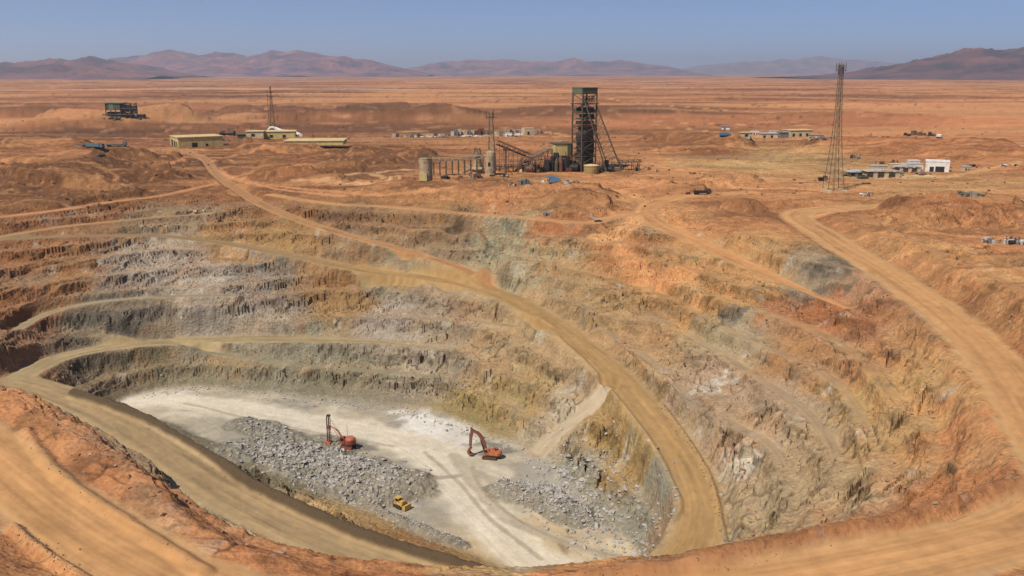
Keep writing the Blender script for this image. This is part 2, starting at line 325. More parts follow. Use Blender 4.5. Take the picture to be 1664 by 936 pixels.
    for P_, hw_, h in PW:
        D, SG, S_, Z_ = near_line(x, y, P_, hw_*1.6)
        D = D+hw_*.22*fbm(x/9, y/9, 3, 55)
        m = 1-ss(.15, 1.12, D/hw_); z = z+h*m*(1+.25*fbm(x/5, y/5, 2, 56)); pile = np.maximum(pile, ss(0, .25, m))
    b4, _ = cells(x/1.3, y/1.3, 9); z = z+pile*(.35*b4+.25*fbm(x/2, y/2, 2, 57))
    # roads
    rd = np.full(x.shape, 9.); rs = np.zeros_like(x); rid = np.full(x.shape, -1); rsd = np.zeros_like(x)
    for i, (nm, P_, hw_, col) in enumerate(RW):
        D, SG, S_, Z_ = near_line(x, y, P_, hw_+9)
        n = D < hw_+9
        wv = hw_*(1+.10*perlin(S_/25., S_*0+i, 70))
        wv = wv*(1-.75*ss(P_len[i]-70, P_len[i]-5, S_)) if nm in ('side', 'lower') else wv
        if nm == 'haul': wv = wv*(.5+.5*ss(90, 230, S_))
        m = (1-ss(0, 7.5 if nm == 'right' else 3.2 if hw_ > 4 else (1.3 if nm == 'l' else 2.2), D-wv))*n
        if nm == 'l': m = m*ss(-.55, .15, perlin(S_/16, S_*0+i*3, 74))*np.minimum(ss(0, 12, S_), 1-ss(P_len[i]-14, P_len[i], S_)); wv = wv*(1+.5*perlin(S_/9, S_*0+i, 75))*np.minimum(1, .25+np.minimum(S_, P_len[i]-S_)/28)
        zr = Z_+.10*perlin(S_/12, D*SG/2.2, 71)-.05*np.cos(D/hw_*7)
        z = z*(1-m)+zr*m
        e = np.where(n, D/wv+(1-np.minimum(1, m*1.6 if nm == 'l' else 1))*2*(D/wv < 1), 9.); u_ = e < rd
        rd = np.where(u_, e, rd); rs = np.where(u_, S_, rs); rid = np.where(u_ & n, i, rid); rsd = np.where(u_, D*SG, rsd)
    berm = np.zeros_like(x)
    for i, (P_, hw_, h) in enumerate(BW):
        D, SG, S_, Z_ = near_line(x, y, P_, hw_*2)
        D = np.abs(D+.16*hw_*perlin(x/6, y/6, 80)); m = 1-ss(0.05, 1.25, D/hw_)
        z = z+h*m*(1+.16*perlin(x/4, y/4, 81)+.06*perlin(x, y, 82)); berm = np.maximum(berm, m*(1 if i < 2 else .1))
    return z, dict(hp=hp, wall=wall, crag=crag, cm=cmask, f=f, floor=floor_, pile=pile, rd=rd, rs=rs, rid=rid, rsd=rsd, mm=mm, scp=scp, b1=b1, b2=b2, e1=e1, crk=crk, lay_shade=lay_shade, rib=rib, berm=berm, wx=wx, wy=wy)
def height(x, y):
    return float(fields(np.array([float(x)]), np.array([float(y)]))[0][0])
def hit(u, v, tmax=30000):
    d = ray(u, v); t0 = 60/(-d[2]) if d[2] < -1e-4 else tmax
    ts = np.linspace(min(t0*.6, 150), min(t0*2.05, tmax), 900)
    z = fields(d[0]*ts, d[1]*ts)[0]; b = CAMZ+d[2]*ts-z
    k = np.nonzero(b < 0)[0]; k = k[0] if len(k) else len(ts)-1
    if k > 0:
        a = b[k-1]/(b[k-1]-b[k]+1e-9); t = ts[k-1]+(ts[k]-ts[k-1])*np.clip(a, 0, 1)
    else: t = ts[0]
    p = d*t; return Vector((p[0], p[1], float(CAMZ+d[2]*t)))
# ------------------------------------------------------------------ colour of the ground
SAMP = [
 (100,150,178,108,82),(700,140,188,112,86),(1400,150,196,116,82),(300,165,160,98,78),(60,180,185,110,75),
 (50,250,172,102,66),(250,290,138,90,65),(400,190,142,92,72),(200,215,140,90,66),(100,290,130,86,62),(550,195,150,92,68),(330,175,175,105,78),
 (700,200,141,89,66),(1100,170,184,108,74),(1500,180,202,118,78),(1250,185,196,114,76),(900,180,178,104,74),(900,225,175,104,68),(1050,215,190,112,72),
 (1300,262,190,152,108),(1200,272,194,146,102),(1130,275,196,140,92),(1450,305,190,142,98),(1600,290,184,134,88),(1380,300,188,130,84),(1600,315,186,128,82),
 (900,303,204,166,126),(880,315,180,115,76),(1000,300,200,132,82),(760,290,188,126,84),(800,325,184,114,72),(600,290,160,102,66),(650,315,158,102,66),(600,262,140,88,62),(450,280,166,102,64),(520,300,160,98,62),
 (1100,345,200,142,94),(1200,330,180,112,68),(1250,350,172,112,68),(1550,350,176,100,56),(1450,370,168,118,82),(1600,450,176,122,86),(1500,430,176,126,88),(1650,560,176,116,72),(1660,400,186,122,78),(1450,240,180,105,64),(1130,243,150,88,64),(1600,260,178,104,66),(1240,305,196,132,84),
 (50,420,142,92,60),(100,440,140,100,66),(30,480,140,96,66),(50,365,140,90,60),(150,350,138,90,62),(250,425,150,135,124),(350,450,156,141,128),(430,440,146,126,108),(440,500,136,122,110),(200,505,118,108,94),(150,540,124,112,90),(60,560,142,106,76),(350,520,140,130,118),
 (550,455,146,112,78),(550,500,150,122,84),(630,520,152,138,120),(700,540,150,132,104),(400,405,150,116,78),(250,362,128,108,88),(450,380,152,118,72),(650,372,136,104,76),(820,372,148,136,114),(820,412,152,142,118),(760,350,124,98,76),(900,372,166,106,66),(560,348,128,96,70),(480,345,150,100,66),
 (640,436,128,122,104),(900,420,158,132,98),(1000,420,160,112,72),(950,482,158,132,98),(1100,470,166,128,84),(1200,462,176,134,78),(1140,482,184,138,74),(1050,530,160,128,96),(1000,510,160,132,98),(1190,540,156,142,116),(1300,570,164,126,92),(1340,440,134,122,106),(1320,512,168,96,62),(1400,470,164,126,98),(1400,585,166,122,86),
 (1150,625,166,142,122),(1250,645,160,138,116),(1350,690,166,142,112),(1450,690,174,142,102),(1450,620,186,148,88),(1550,650,186,138,88),(1600,720,190,132,82),(1500,760,180,142,104),(1250,800,164,146,120),(1350,790,168,146,116),(1200,720,166,146,126),(1220,870,158,140,112),
 (250,592,126,114,86),(150,612,112,98,76),(350,592,132,122,94),(500,622,130,122,96),(600,622,140,130,104),(500,578,142,138,114),(700,592,150,136,112),(800,582,160,138,108),(900,600,162,138,108),(850,642,150,132,96),(780,655,150,132,90),(900,692,164,150,130),(1000,700,158,130,84),(1020,745,152,126,80),(950,762,146,142,128),(1060,832,132,128,116),(1000,820,144,140,126),
 (450,782,128,118,98),(350,722,122,112,96),(600,838,168,138,98),(660,880,150,116,74),(780,905,150,118,74),(860,930,176,150,106),(560,815,176,148,106),
 (100,700,176,112,76),(200,800,170,110,72),(300,868,176,114,76),(60,690,202,136,92),(30,880,190,126,76),(400,905,184,110,66),(120,770,160,100,70),(240,840,174,108,68),(150,900,196,134,82),
 (1200,893,162,110,74),(1500,826,178,112,70),(1350,868,170,110,72),(1600,900,196,136,84),(1450,950,196,136,84),(900,950,196,120,70),(560,935,186,108,62),(1560,715,188,128,78),
]
K_ALB = 0.72
sp = []
for u, v, r, g, b in SAMP:
    # world position on the smooth pit shape
    d = ray(u, v); t0 = 60/-d[2]
    ts = np.linspace(t0*.9, t0*2.05, 800); bz = CAMZ+d[2]*ts-H0(d[0]*ts, d[1]*ts); k = np.nonzero(bz < 0)[0]; k = k[0] if len(k) else 0
    sp.append((d[0]*ts[k], d[1]*ts[k]))
SAMP = [(u, v, r*.9, g*.9, b*.92) if 200 < v < 350 and u < 800 else (u, v, r, g, b) for u, v, r, g, b in SAMP]
SAMP = [(u, v, r, g*1.01, b*1.10) if 500 < v < 680 and u < 760 else (u, v, r, g, b) for u, v, r, g, b in SAMP]
sp = np.array(sp); sc = np.array([srgb(c[2:]) for c in SAMP])
ss_scale = np.maximum(6.0, sp[:, 1]*.03)
# spill samples on the drop hidden behind the near hill keep their own distance, so pit and rim do not mix
def colour(x, y, z, M):
    n = len(x)
    wx = x+(6*fbm(x/16, y/16, 3, 90)+1.5*perlin(x/3, y/3, 91)); wy = y+6*fbm(x/16, y/16, 3, 92)
    far = ss(600, 1200, y)
    wx = wx+far*60*fbm(x/500, y/200, 3, 93); wy = wy+far*80*fbm(x/600, y/160, 3, 94)
    C = lattice_colour(wx, wy)
    return _finish(x, y, z, M, C, far)
def base_colour(wx, wy, hp):
    n = len(wx)
    acc = np.zeros((n, 3)); ws = np.zeros(n)
    for (px, py), c, s in zip(sp, sc, ss_scale):
        dx = (wx-px); dy = (wy-py)*(.85 if py < 500 else .35)
        wgt = 1/((dx*dx+dy*dy)/(s*s)+.12)**2.2
        if py > 430: wgt = wgt*ss(-6, -1, hp)
        acc += wgt[:, None]*c; ws += wgt
    return acc/ws[:, None]
NLY, NLX = 420, 300; LY0, LY1 = math.log(60.), math.log(70000.)
_ly, _lx = np.meshgrid(np.linspace(LY0, LY1, NLY), np.linspace(-1.2, 1.2, NLX), indexing='ij')
_yy = np.exp(_ly).ravel(); _xx = (_lx.ravel())*(_yy+12)
LAT = base_colour(_xx, _yy, H0(_xx, _yy)).reshape(NLY, NLX, 3)
def lattice_colour(x, y):
    y = np.maximum(y, 61); fy = (np.log(y)-LY0)/(LY1-LY0)*(NLY-1); fx = (x/(y+12)+1.2)/2.4*(NLX-1)
    fy = np.clip(fy, 0, NLY-1.01); fx = np.clip(fx, 0, NLX-1.01); j = fy.astype(int); i = fx.astype(int); b = (fy-j)[:, None]; a = (fx-i)[:, None]
    return LAT[j, i]*(1-a)*(1-b)+LAT[j, i+1]*a*(1-b)+LAT[j+1, i]*(1-a)*b+LAT[j+1, i+1]*a*b
def _finish(x, y, z, M, C, far):
    n = len(x)
    def mix(C, col, m): return C*(1-m[:, None])+np.array(col)*m[:, None]
    wall, crag, hp = M['wall'], M['crag'], M['hp']
    near = (1-far)
    # strata: tint follows the height in the wall
    warm = wall*(1-ss(1.6, 2.4, C[:, 0]/C[:, 1]))
    C = C*(1+warm[:, None]*np.array([.08, .05, .03])+wall[:, None]*np.array([.10, .11, .12]))
    st = fbm(z/4.5+.8*fbm(x/20, y/20, 2, 95), x/90+y/90, 2, 96)
    C = C*(1+.10*st*wall)[:, None]
    # fractured blocks: every block weathers to its own tone
    C = C*(1+(.10*M['b1']+.08*M['b2'])*wall*(.4+.6*M['cm']))[:, None]
    # oxide patches
    ox = ss(.25, .7, fbm(x/24, y/17, 4, 97))*wall
    C = mix(C, srgb((186,134,80)), .24*ox)
    gp = ss(.3, .75, fbm(x/19, y/26, 4, 98))*wall
    C = mix(C, srgb((158,152,138)), .26*gp)
    rp = ss(.45, .85, fbm(x/20, y/20, 4, 99))*wall
    C = mix(C, srgb((150,84,56)), .22*rp)
    wp = ss(.62, .9, fbm(x/9, y/12, 4, 101))*wall
    C = mix(C, srgb((205,196,184)), .45*wp)
    for (bx, by, br, ba, col, k_) in WB:
        dx, dy = x-bx, y-by; rr_ = np.hypot(dx, dy*ba)/br; kk = np.nonzero(rr_ < 2)[0]
        if len(kk):
            e_ = rr_[kk]+.85*fbm(x[kk]/7, y[kk]/7, 4, 133)+.25*M['b1'][kk]
            C[kk] = mix(C[kk], srgb(col), (1-ss(.62, .95, e_))*k_*(.75+.35*M['b2'][kk])*wall[kk])
    # hard rock ledges are darker rock, broken up
    dk = crag*ss(-.15, .4, fbm(x/7, y/7, 3, 102)+.35*M['cm'])*ss(-.4, .5, M['b2'])
    C = mix(C, srgb((96,84,70)), .42*dk)
    sp_ = ss(.55, .8, fbm(x/2.2, y/2.2, 2, 103))*wall*.5
    C = mix(C, srgb((92,80,66)), .35*sp_)
    C = mix(C, srgb((70,58,46)), .7*M['crk']); C = mix(C, srgb((82,68,54)), .38*M['lay_shade'])  # dark cracks, then shade under the rock steps painted into the colour
    # dust on the shelves
    shelf = wall*(1-ss(.18, .34, np.minimum(M['f'], 1-M['f']+.12)))
    C = mix(C, srgb((186,156,122)), .28*shelf)
    # pit floor
    fl = M['floor']*(1-M['pile'])
    n1 = fbm(x/26, y/18, 4, 104); n2 = fbm((x*.5+y*.2)/9, (y-.4*x)/3.2, 3, 105)
    fc = mix(np.tile(srgb((190,176,150)), (n, 1)), srgb((214,203,182)), ss(0, .6, n1)); fc = mix(fc, srgb((160,152,134)), ss(.05, .6, -n1+.25*n2)*.75)
    fc = mix(fc, srgb((204,176,132)), ss(215, 190, y)*.7)
    fc = fc*(1+.07*n2)[:, None]
    for (bx, by, br, col, k_) in FB:
        r = np.hypot(x-bx, (y-by)*.8)/br+.5*fbm(x/8, y/8, 4, 109)
        fc = mix(fc, srgb(col), (1-ss(.55, 1.05, r))*k_)
    for P_, hw_, tone in FT:
        D, SG, S_, Z_ = near_line(x, y, P_, hw_+6)
        m = (1-ss(.55, 1.2, D/hw_+.25*perlin(x/6, y/6, 106)))
        c_ = srgb(tone)[None, :]*(1+.09*perlin(S_/40, D*SG/.9, 107)+.07*perlin(S_/60, D*SG/2.1, 108)-.10*ss(.72, .95, D/hw_))[:, None]
        fc = fc*(1-m[:, None]*.75)+c_*m[:, None]*.75
    fc = fc*np.array([.98, 1.0, 1.12]); C = C*(1-fl[:, None])+fc*fl[:, None]
    C = mix(C, srgb((148,142,132)), M['pile']*.85); C = C*(1+.16*M['b2']*M['pile'])[:, None]
    # berms
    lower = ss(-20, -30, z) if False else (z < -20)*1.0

    # plateau
    pl = ss(-3, -.5, hp)
    pn = fbm(x/(60+far*500), y/(40+far*160), 4, 110)
    for (bx, by, brx, bry, col, k_) in PB:
        ex = np.hypot((x-bx)/brx, (y-by)/bry)+.45*fbm(x/(brx*.5), y/(bry*.5), 3, 116)
        C = mix(C, srgb(col), (1-ss(.6, 1.05, ex))*min(.95, k_*1.25)*pl)
    C = C*(1+(.26+.12*far)*pn*(pl))[:, None]*(1+pl[:, None]*np.array([-.02, .0, -.13]))
    fx_ = fbm(x/(9+far*60), y/(6+far*22), 4, 117); C = C*(1+.15*fx_*pl)[:, None]
    tr = 1-ss(.0, .045, np.abs(perlin(x/(90+far*700), y/(50+far*160), 118))); C = mix(C, srgb((216,158,116)), tr*pl*.6*ss(-.1, .4, fbm(x/(120+far*600), y/(80+far*300), 2, 119)))
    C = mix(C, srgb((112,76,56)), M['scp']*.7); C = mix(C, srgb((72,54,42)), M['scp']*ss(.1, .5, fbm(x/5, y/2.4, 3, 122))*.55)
    C = mix(C, srgb((108,78,58)), ss(-.1, .4, fbm(x/(50+far*700), y/(26+far*260), 4, 111))*pl*(.4+.3*far))
    C = mix(C, srgb((224,168,114)), ss(-.05, .4, fbm(x/(70+far*900), y/(30+far*200), 4, 112))*pl*(.32+.25*far))
    C = mix(C, srgb((120,74,54)), M['mm']*.16)
    C = mix(C, srgb((84,60,48)), ss(.35, .8, fbm(x/(6+far*26), y/(4+far*14), 3, 113))*pl*(.18+.25*M['mm']))
    C = mix(C, srgb((64,46,36)), ss(.42, .68, perlin(x/(1.3+far*9), y/(1.3+far*5), 115))*pl*.6*ss(-.3, .3, fbm(x/(40+far*300), y/(30+far*100), 3, 134)))
    C = mix(C, srgb((224,170,128)), ss(.3, .7, fbm(x/(4+far*30), y/(3+far*10), 3, 135))*pl*.3)
    # white salt flats far left, grey strip
    sf = ss(.75, 1, 1-np.abs(y-3300-300*fbm(x/900, y*0, 2, 114))/420)*ss(-200, -500, x)*ss(-2600, -2300, x)
    C = mix(C, srgb((214,190,176)), sf*.75)
    # tracks and roads
    for P_, hw_, col in TW:
        D, SG, S_, Z_ = near_line(x, y, P_, hw_*2.2+2)
        m = (1-ss(.5, 1.25, D/hw_+.3*perlin(x/7, y/7, 120)))
        c_ = (col*np.array([1.12, 1.16, 1.2]))[None, :]*(1+.10*perlin(S_/30, D*SG/.8, 121)-.10*np.exp(-((D/hw_-.45)/.16)**2))[:, None]
        C = C*(1-.9*m[:, None])+c_*.9*m[:, None]
    rm = (1-ss(.80, 1.14, M['rd']+.09*fbm(x/5, y/5, 3, 122)))
    rc = np.zeros((n, 3)); 
    for i, (nm, P_, hw_, col) in enumerate(RW):
        k = M['rid'] == i
        if not k.any(): continue
        a = M['rd'][k]; s = M['rs'][k]; d = M['rsd'][k]
        q = 1+.09*fbm(s/3.0, d/1.2, 3, 136)+.13*perlin(s/55, d/.6, 123)-.16*ss(.35, .6, perlin(s/22, d/3.5, 137))+.17*perlin(s/90, d/2.4, 124)+.05*fbm(s/9, d/4, 3, 125)
        c = col[None, :]*q[:, None]
        edge = ss(.55, .95, a); c = c*(1-edge[:, None]*.45)+(C[k]*.3+srgb((196,172,138))*.7)*edge[:, None]*.45
        rut = np.exp(-((a-.36)/.10)**2)*.16*(.6+.6*perlin(s/40, s*0, 126)); c = c*(1-rut)[:, None]
        if nm == 'l': c = c*.55+C[k]*.45
        if nm == 'haul': g_ = (1-ss(80, 220, s))[:, None]*.7; c = c*(1-g_)+srgb((140, 122, 98))*g_
        if nm == 'old': c = c*1.12
        rc[k] = c
    C = C*(1-rm[:, None])+rc*rm[:, None]
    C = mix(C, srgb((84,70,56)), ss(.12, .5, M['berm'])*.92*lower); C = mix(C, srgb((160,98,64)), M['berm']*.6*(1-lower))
    # overall mottling
    C = C*(1+.07*fbm(x/3.2, y/3.2, 3, 130)*near+.05*fbm(x/12, y/12, 2, 131))[:, None]
    lum = C@np.array([.25, .6, .15]); C = lum[:, None]+(C-lum[:, None])*1.0; C = C*np.array([1.0, .96, .84]); rt = C[:, 0]/np.maximum(C[:, 1], 1e-4); nr = np.where(rt > 2.2, 2.2+(rt-2.2)*.30, rt); gg = C[:, 1]*(rt/nr)**.75; C[:, 0] *= (nr/rt)**.25; C[:, 2] = np.maximum(C[:, 2], gg*.40); C[:, 1] = gg
    rough = np.clip(1-.85*rm-.7*fl, .1, 1)
    return np.clip(C*K_ALB, .004, .9), rough
WB = []
for u, v, r, ba, col, k_ in [(250,425,20,1,(178,166,156),.8),(330,450,22,1,(176,164,154),.85),(400,500,18,1,(172,160,148),.8),(330,520,16,1,(168,158,146),.75),(270,402,14,1,(190,172,156),.6),(395,405,9,1,(206,168,132),.7),(430,440,12,1,(140,132,124),.8),(300,470,12,1,(196,180,164),.6),
  (820,385,13,.8,(160,156,136),.8),(860,445,11,.8,(166,158,134),.7),(630,500,7,.8,(184,172,158),.8),(690,560,9,.8,(180,170,154),.7),(640,545,8,.8,(176,166,152),.7),(1150,625,6,1,(206,198,188),.8),(1200,765,5,1,(212,206,196),.85),(1245,715,4,1,(220,206,190),.8),(1195,745,5,1,(206,196,182),.6),(1015,735,5,1,(206,200,188),.85),(920,680,8,1,(196,184,166),.6),
  (1340,440,8,1,(92,86,78),.8),(1365,455,6,1,(104,96,86),.7),(1192,508,6,1,(98,96,96),.8),(1222,468,7,1,(108,100,92),.7),(200,512,18,1,(104,100,92),.8),(150,530,12,1,(96,92,86),.75),(130,572,12,1,(112,104,92),.7),(280,590,14,1,(112,104,84),.6),(640,437,13,1,(118,114,100),.7),(540,627,20,1,(124,118,98),.5),
  (1390,525,9,1,(158,90,62),.65),(1330,515,9,1,(164,96,64),.6),(1150,470,13,1,(186,138,70),.6),(1440,640,10,1,(196,152,88),.6),(905,365,10,1,(170,100,60),.7),(1040,690,8,1,(150,122,74),.8),(1010,770,7,1,(170,134,72),.6),(560,450,12,1,(152,108,72),.6),(500,580,20,1.4,(144,138,120),.6),(430,600,18,1.4,(140,132,112),.6),(600,612,16,1.4,(142,134,114),.6),(720,600,12,1,(150,138,116),.5),(460,385,10,1,(166,134,78),.6),(1020,660,9,1,(156,128,80),.7),(1500,410,12,1,(196,150,106),.5),(1580,470,14,1,(200,156,112),.5),(750,380,8,1,(104,86,70),.7),(960,380,8,1,(110,84,64),.6),
  (100,700,16,1,(206,150,110),.6),(110,760,9,1,(110,76,56),.7),(200,790,12,1,(196,140,104),.6),(250,800,7,1,(110,80,60),.6),(330,880,10,1,(200,144,106),.5),(60,670,8,1,(120,84,60),.6),(300,850,6,1,(206,160,124),.6)]:
    d = ray(u, v); t0 = 60/-d[2]; ts = np.linspace(t0*.9, t0*2.05, 800); bz = CAMZ+d[2]*ts-H0(d[0]*ts, d[1]*ts); k = np.nonzero(bz < 0)[0]; k = k[0] if len(k) else 0
    WB.append((d[0]*ts[k], d[1]*ts[k], r, ba, col, k_))
PB = []
for u, v, rx, ry, col, k_ in [(905,302,78,14,(222,190,156),.8),(1240,270,160,38,(196,162,120),.75),(1440,287,110,13,(216,192,162),.7),(290,245,90,18,(200,146,100),.7),(1500,305,170,34,(190,146,102),.65),(1060,325,60,14,(214,160,112),.7),(760,287,110,12,(196,138,92),.6),
  (1210,256,150,18,(150,128,106),.55),(760,218,120,26,(168,140,116),.7),(1090,345,60,10,(214,158,108),.7),(560,300,80,8,(190,130,88),.5),(1250,225,110,30,(206,160,116),.5),(900,278,160,16,(196,134,88),.6),(1000,366,60,8,(214,160,116),.7),(190,250,110,24,(196,132,86),.5),(1640,300,90,30,(196,150,106),.5),(1000,150,400,500,(200,130,94),.5),(60,175,130,60,(204,136,96),.5)]:
    p = at(u, v, 0); PB.append((p[0], p[1], rx*p[1]/F, ry, col, k_))
TW = [(catmull([at(u, v, 0) for u, v in p]), hw, srgb(c)) for p, hw, c in TRACKS]+[(catmull([at(u, v, -43.5) for u, v in [(275,772),(330,826),(420,880),(530,926),(640,965)]]), 3.4, srgb((184,160,126)))]
FT = [(catmull([at(u, v, -54) for u, v in p]), hw, c) for p, hw, c in [
 ([(190,655),(280,650),(400,668),(520,690),(620,706),(690,738),(740,790),(800,850),(860,905),(930,950)], 8.5, (232,219,194)),
 ([(520,690),(620,700),(700,718),(770,750),(820,770)], 4, (220,206,180)),
 ([(740,740),(775,790),(830,845),(920,880),(1000,905)], 2.4, (182,168,144)),
 ([(690,735),(722,762),(752,790),(800,846),(880,908)], .8, (172,158,134)),([(768,750),(772,775),(800,812),(860,856),(950,890),(1010,905)], .7, (166,150,126)),([(300,655),(420,684),(520,704),(640,726)], .8, (176,160,134)),([(640,790),(700,778),(745,772)], 1.3, (160,148,126)),
 ([(860,742),(800,748),(760,750)], 4, (196,184,160)),
]]
FB = []
for u, v, r, col, k_ in [(690,684,13,(232,226,212),.9),(740,705,10,(226,218,204),.8),(640,690,4,(140,132,116),.7),(720,672,5,(150,142,124),.7),(800,742,10,(120,114,100),.85),(560,718,12,(124,120,112),.9),(430,690,20,(140,136,126),.8),(640,790,16,(140,138,128),.7),(720,790,12,(158,150,134),.7),
   (880,870,10,(206,176,130),.6),(925,888,4,(130,110,84),.7),(900,770,12,(170,164,150),.7),(350,700,16,(176,166,144),.6),(990,905,10,(220,200,164),.7),(800,900,10,(208,182,140),.7)]:
    p = at(u, v, -54); FB.append((p[0], p[1], r, col, k_))
# ------------------------------------------------------------------ ground mesh: one sheet, finer where the pit is
def build_ground():
    ys = [70.0]
    while ys[-1] < 760: ys.append(ys[-1]*1.00225+0.0)
    g = 1.0024
    while ys[-1] < 60000: g = min(g*1.0010, 1.035); ys.append(ys[-1]*g)
    ys = np.array(ys); n = 1060
    tt = np.linspace(-1, 1, n); xx = np.sign(tt)*(.70*np.abs(tt)+.28*np.abs(tt)**5)
    X = xx[None, :]*(ys[:, None]+12); Y = np.repeat(ys[:, None], n, 1)
    x, y = X.ravel(), Y.ravel()
    def work(k):
        z, M = fields(x[k], y[k]); C, rough = colour(x[k], y[k], z, M); return z, C, rough, (M['wall'] > .3) & (M['rd'] > 1.15)
    from concurrent.futures import ThreadPoolExecutor
    ks = [slice(a, min(a+24*n, len(x))) for a in range(0, len(x), 24*n)]
    with ThreadPoolExecutor(4) as ex: res = list(ex.map(work, ks))
    z = np.concatenate([q[0] for q in res]); C = np.concatenate([q[1] for q in res]); rough = np.concatenate([q[2] for q in res])
    r, c = Y.shape
    me = bpy.data.meshes.new('ground'); me.vertices.add(r*c)
    me.vertices.foreach_set('co', np.stack([x, y, z], 1).astype(np.float32).ravel())
    i = np.arange((r-1)*(c-1)); a = (i//(c-1))*c+i % (c-1)
    q = np.stack([a, a+1, a+c+1, a+c], 1).astype(np.int32)
    me.loops.add(q.size); me.loops.foreach_set('vertex_index', q.ravel())
    me.polygons.add(len(q)); me.polygons.foreach_set('loop_start', np.arange(0, q.size, 4, dtype=np.int32))
    flat = np.concatenate([r_[3] for r_ in res])[a]
    me.polygons.foreach_set('use_smooth', ~flat); me.update(calc_edges=True)
    at_ = me.color_attributes.new('soil', 'FLOAT_COLOR', 'POINT')
    at_.data.foreach_set('color', np.concatenate([C, rough[:, None]], 1).astype(np.float32).ravel())
    o = bpy.data.objects.new('ground', me); scn.collection.objects.link(o); o['kind'] = 'structure'
    print('ground quads', len(q)); return o
def node_mat(name):
    m = bpy.data.materials.new(name); m.use_nodes = True; t = m.node_tree; b = t.nodes['Principled BSDF']
    return m, t, b
def ground_mat():
    m, t, b = node_mat('desert ground'); N = t.nodes.new; L = t.links.new
    a = N('ShaderNodeAttribute'); a.attribute_name = 'soil'; g = N('ShaderNodeTexCoord')
    n1 = N('ShaderNodeTexNoise'); n1.inputs['Scale'].default_value = 1.1; n1.inputs['Detail'].default_value = 6; n1.inputs['Roughness'].default_value = .65
    n2 = N('ShaderNodeTexNoise'); n2.inputs['Scale'].default_value = .22; n2.inputs['Detail'].default_value = 5
    n3 = N('ShaderNodeTexVoronoi'); n3.inputs['Scale'].default_value = .9
    for n in (n1, n2, n3): L(g.outputs['Object'], n.inputs['Vector'])
    r1 = N('ShaderNodeMapRange'); r1.inputs[1].default_value = .3; r1.inputs[2].default_value = .7; r1.inputs[3].default_value = .72; r1.inputs[4].default_value = 1.28
    L(n1.outputs['Fac'], r1.inputs[0])
    r2 = N('ShaderNodeMapRange'); r2.inputs[1].default_value = .3; r2.inputs[2].default_value = .7; r2.inputs[3].default_value = .88; r2.inputs[4].default_value = 1.12
    L(n2.outputs['Fac'], r2.inputs[0])
    mm = N('ShaderNodeMath'); mm.operation = 'MULTIPLY'; L(r1.outputs[0], mm.inputs[0]); L(r2.outputs[0], mm.inputs[1])
    # weaken on roads
    mx = N('ShaderNodeMix'); mx.data_type = 'FLOAT'; mx.inputs[2].default_value = 1; L(a.outputs['Alpha'], mx.inputs[0]); L(mm.outputs[0], mx.inputs[3])
    vm = N('ShaderNodeVectorMath'); vm.operation = 'SCALE'; L(a.outputs['Color'], vm.inputs[0]); L(mx.outputs[0], vm.inputs['Scale'])
    L(vm.outputs[0], b.inputs['Base Color']); b.inputs['Roughness'].default_value = .95; b.inputs['Specular IOR Level'].default_value = .15
    ad = N('ShaderNodeMath'); ad.operation = 'MULTIPLY_ADD'; L(n3.outputs['Distance'], ad.inputs[0]); ad.inputs[1].default_value = .5; L(n1.outputs['Fac'], ad.inputs[2]); a2 = N('ShaderNodeMath'); a2.operation = 'MULTIPLY_ADD'; L(n2.outputs['Fac'], a2.inputs[0]); a2.inputs[1].default_value = 3.0; L(ad.outputs[0], a2.inputs[2])
    bp = N('ShaderNodeBump'); bp.inputs['Distance'].default_value = .5; L(a2.outputs[0], bp.inputs['Height'])
    ms = N('ShaderNodeMath'); ms.operation = 'MULTIPLY'; ms.inputs[1].default_value = .85; L(a.outputs['Alpha'], ms.inputs[0]); L(ms.outputs[0], bp.inputs['Strength'])
    L(bp.outputs[0], b.inputs['Normal']); return m
ground = build_ground(); ground.data.materials.append(ground_mat())
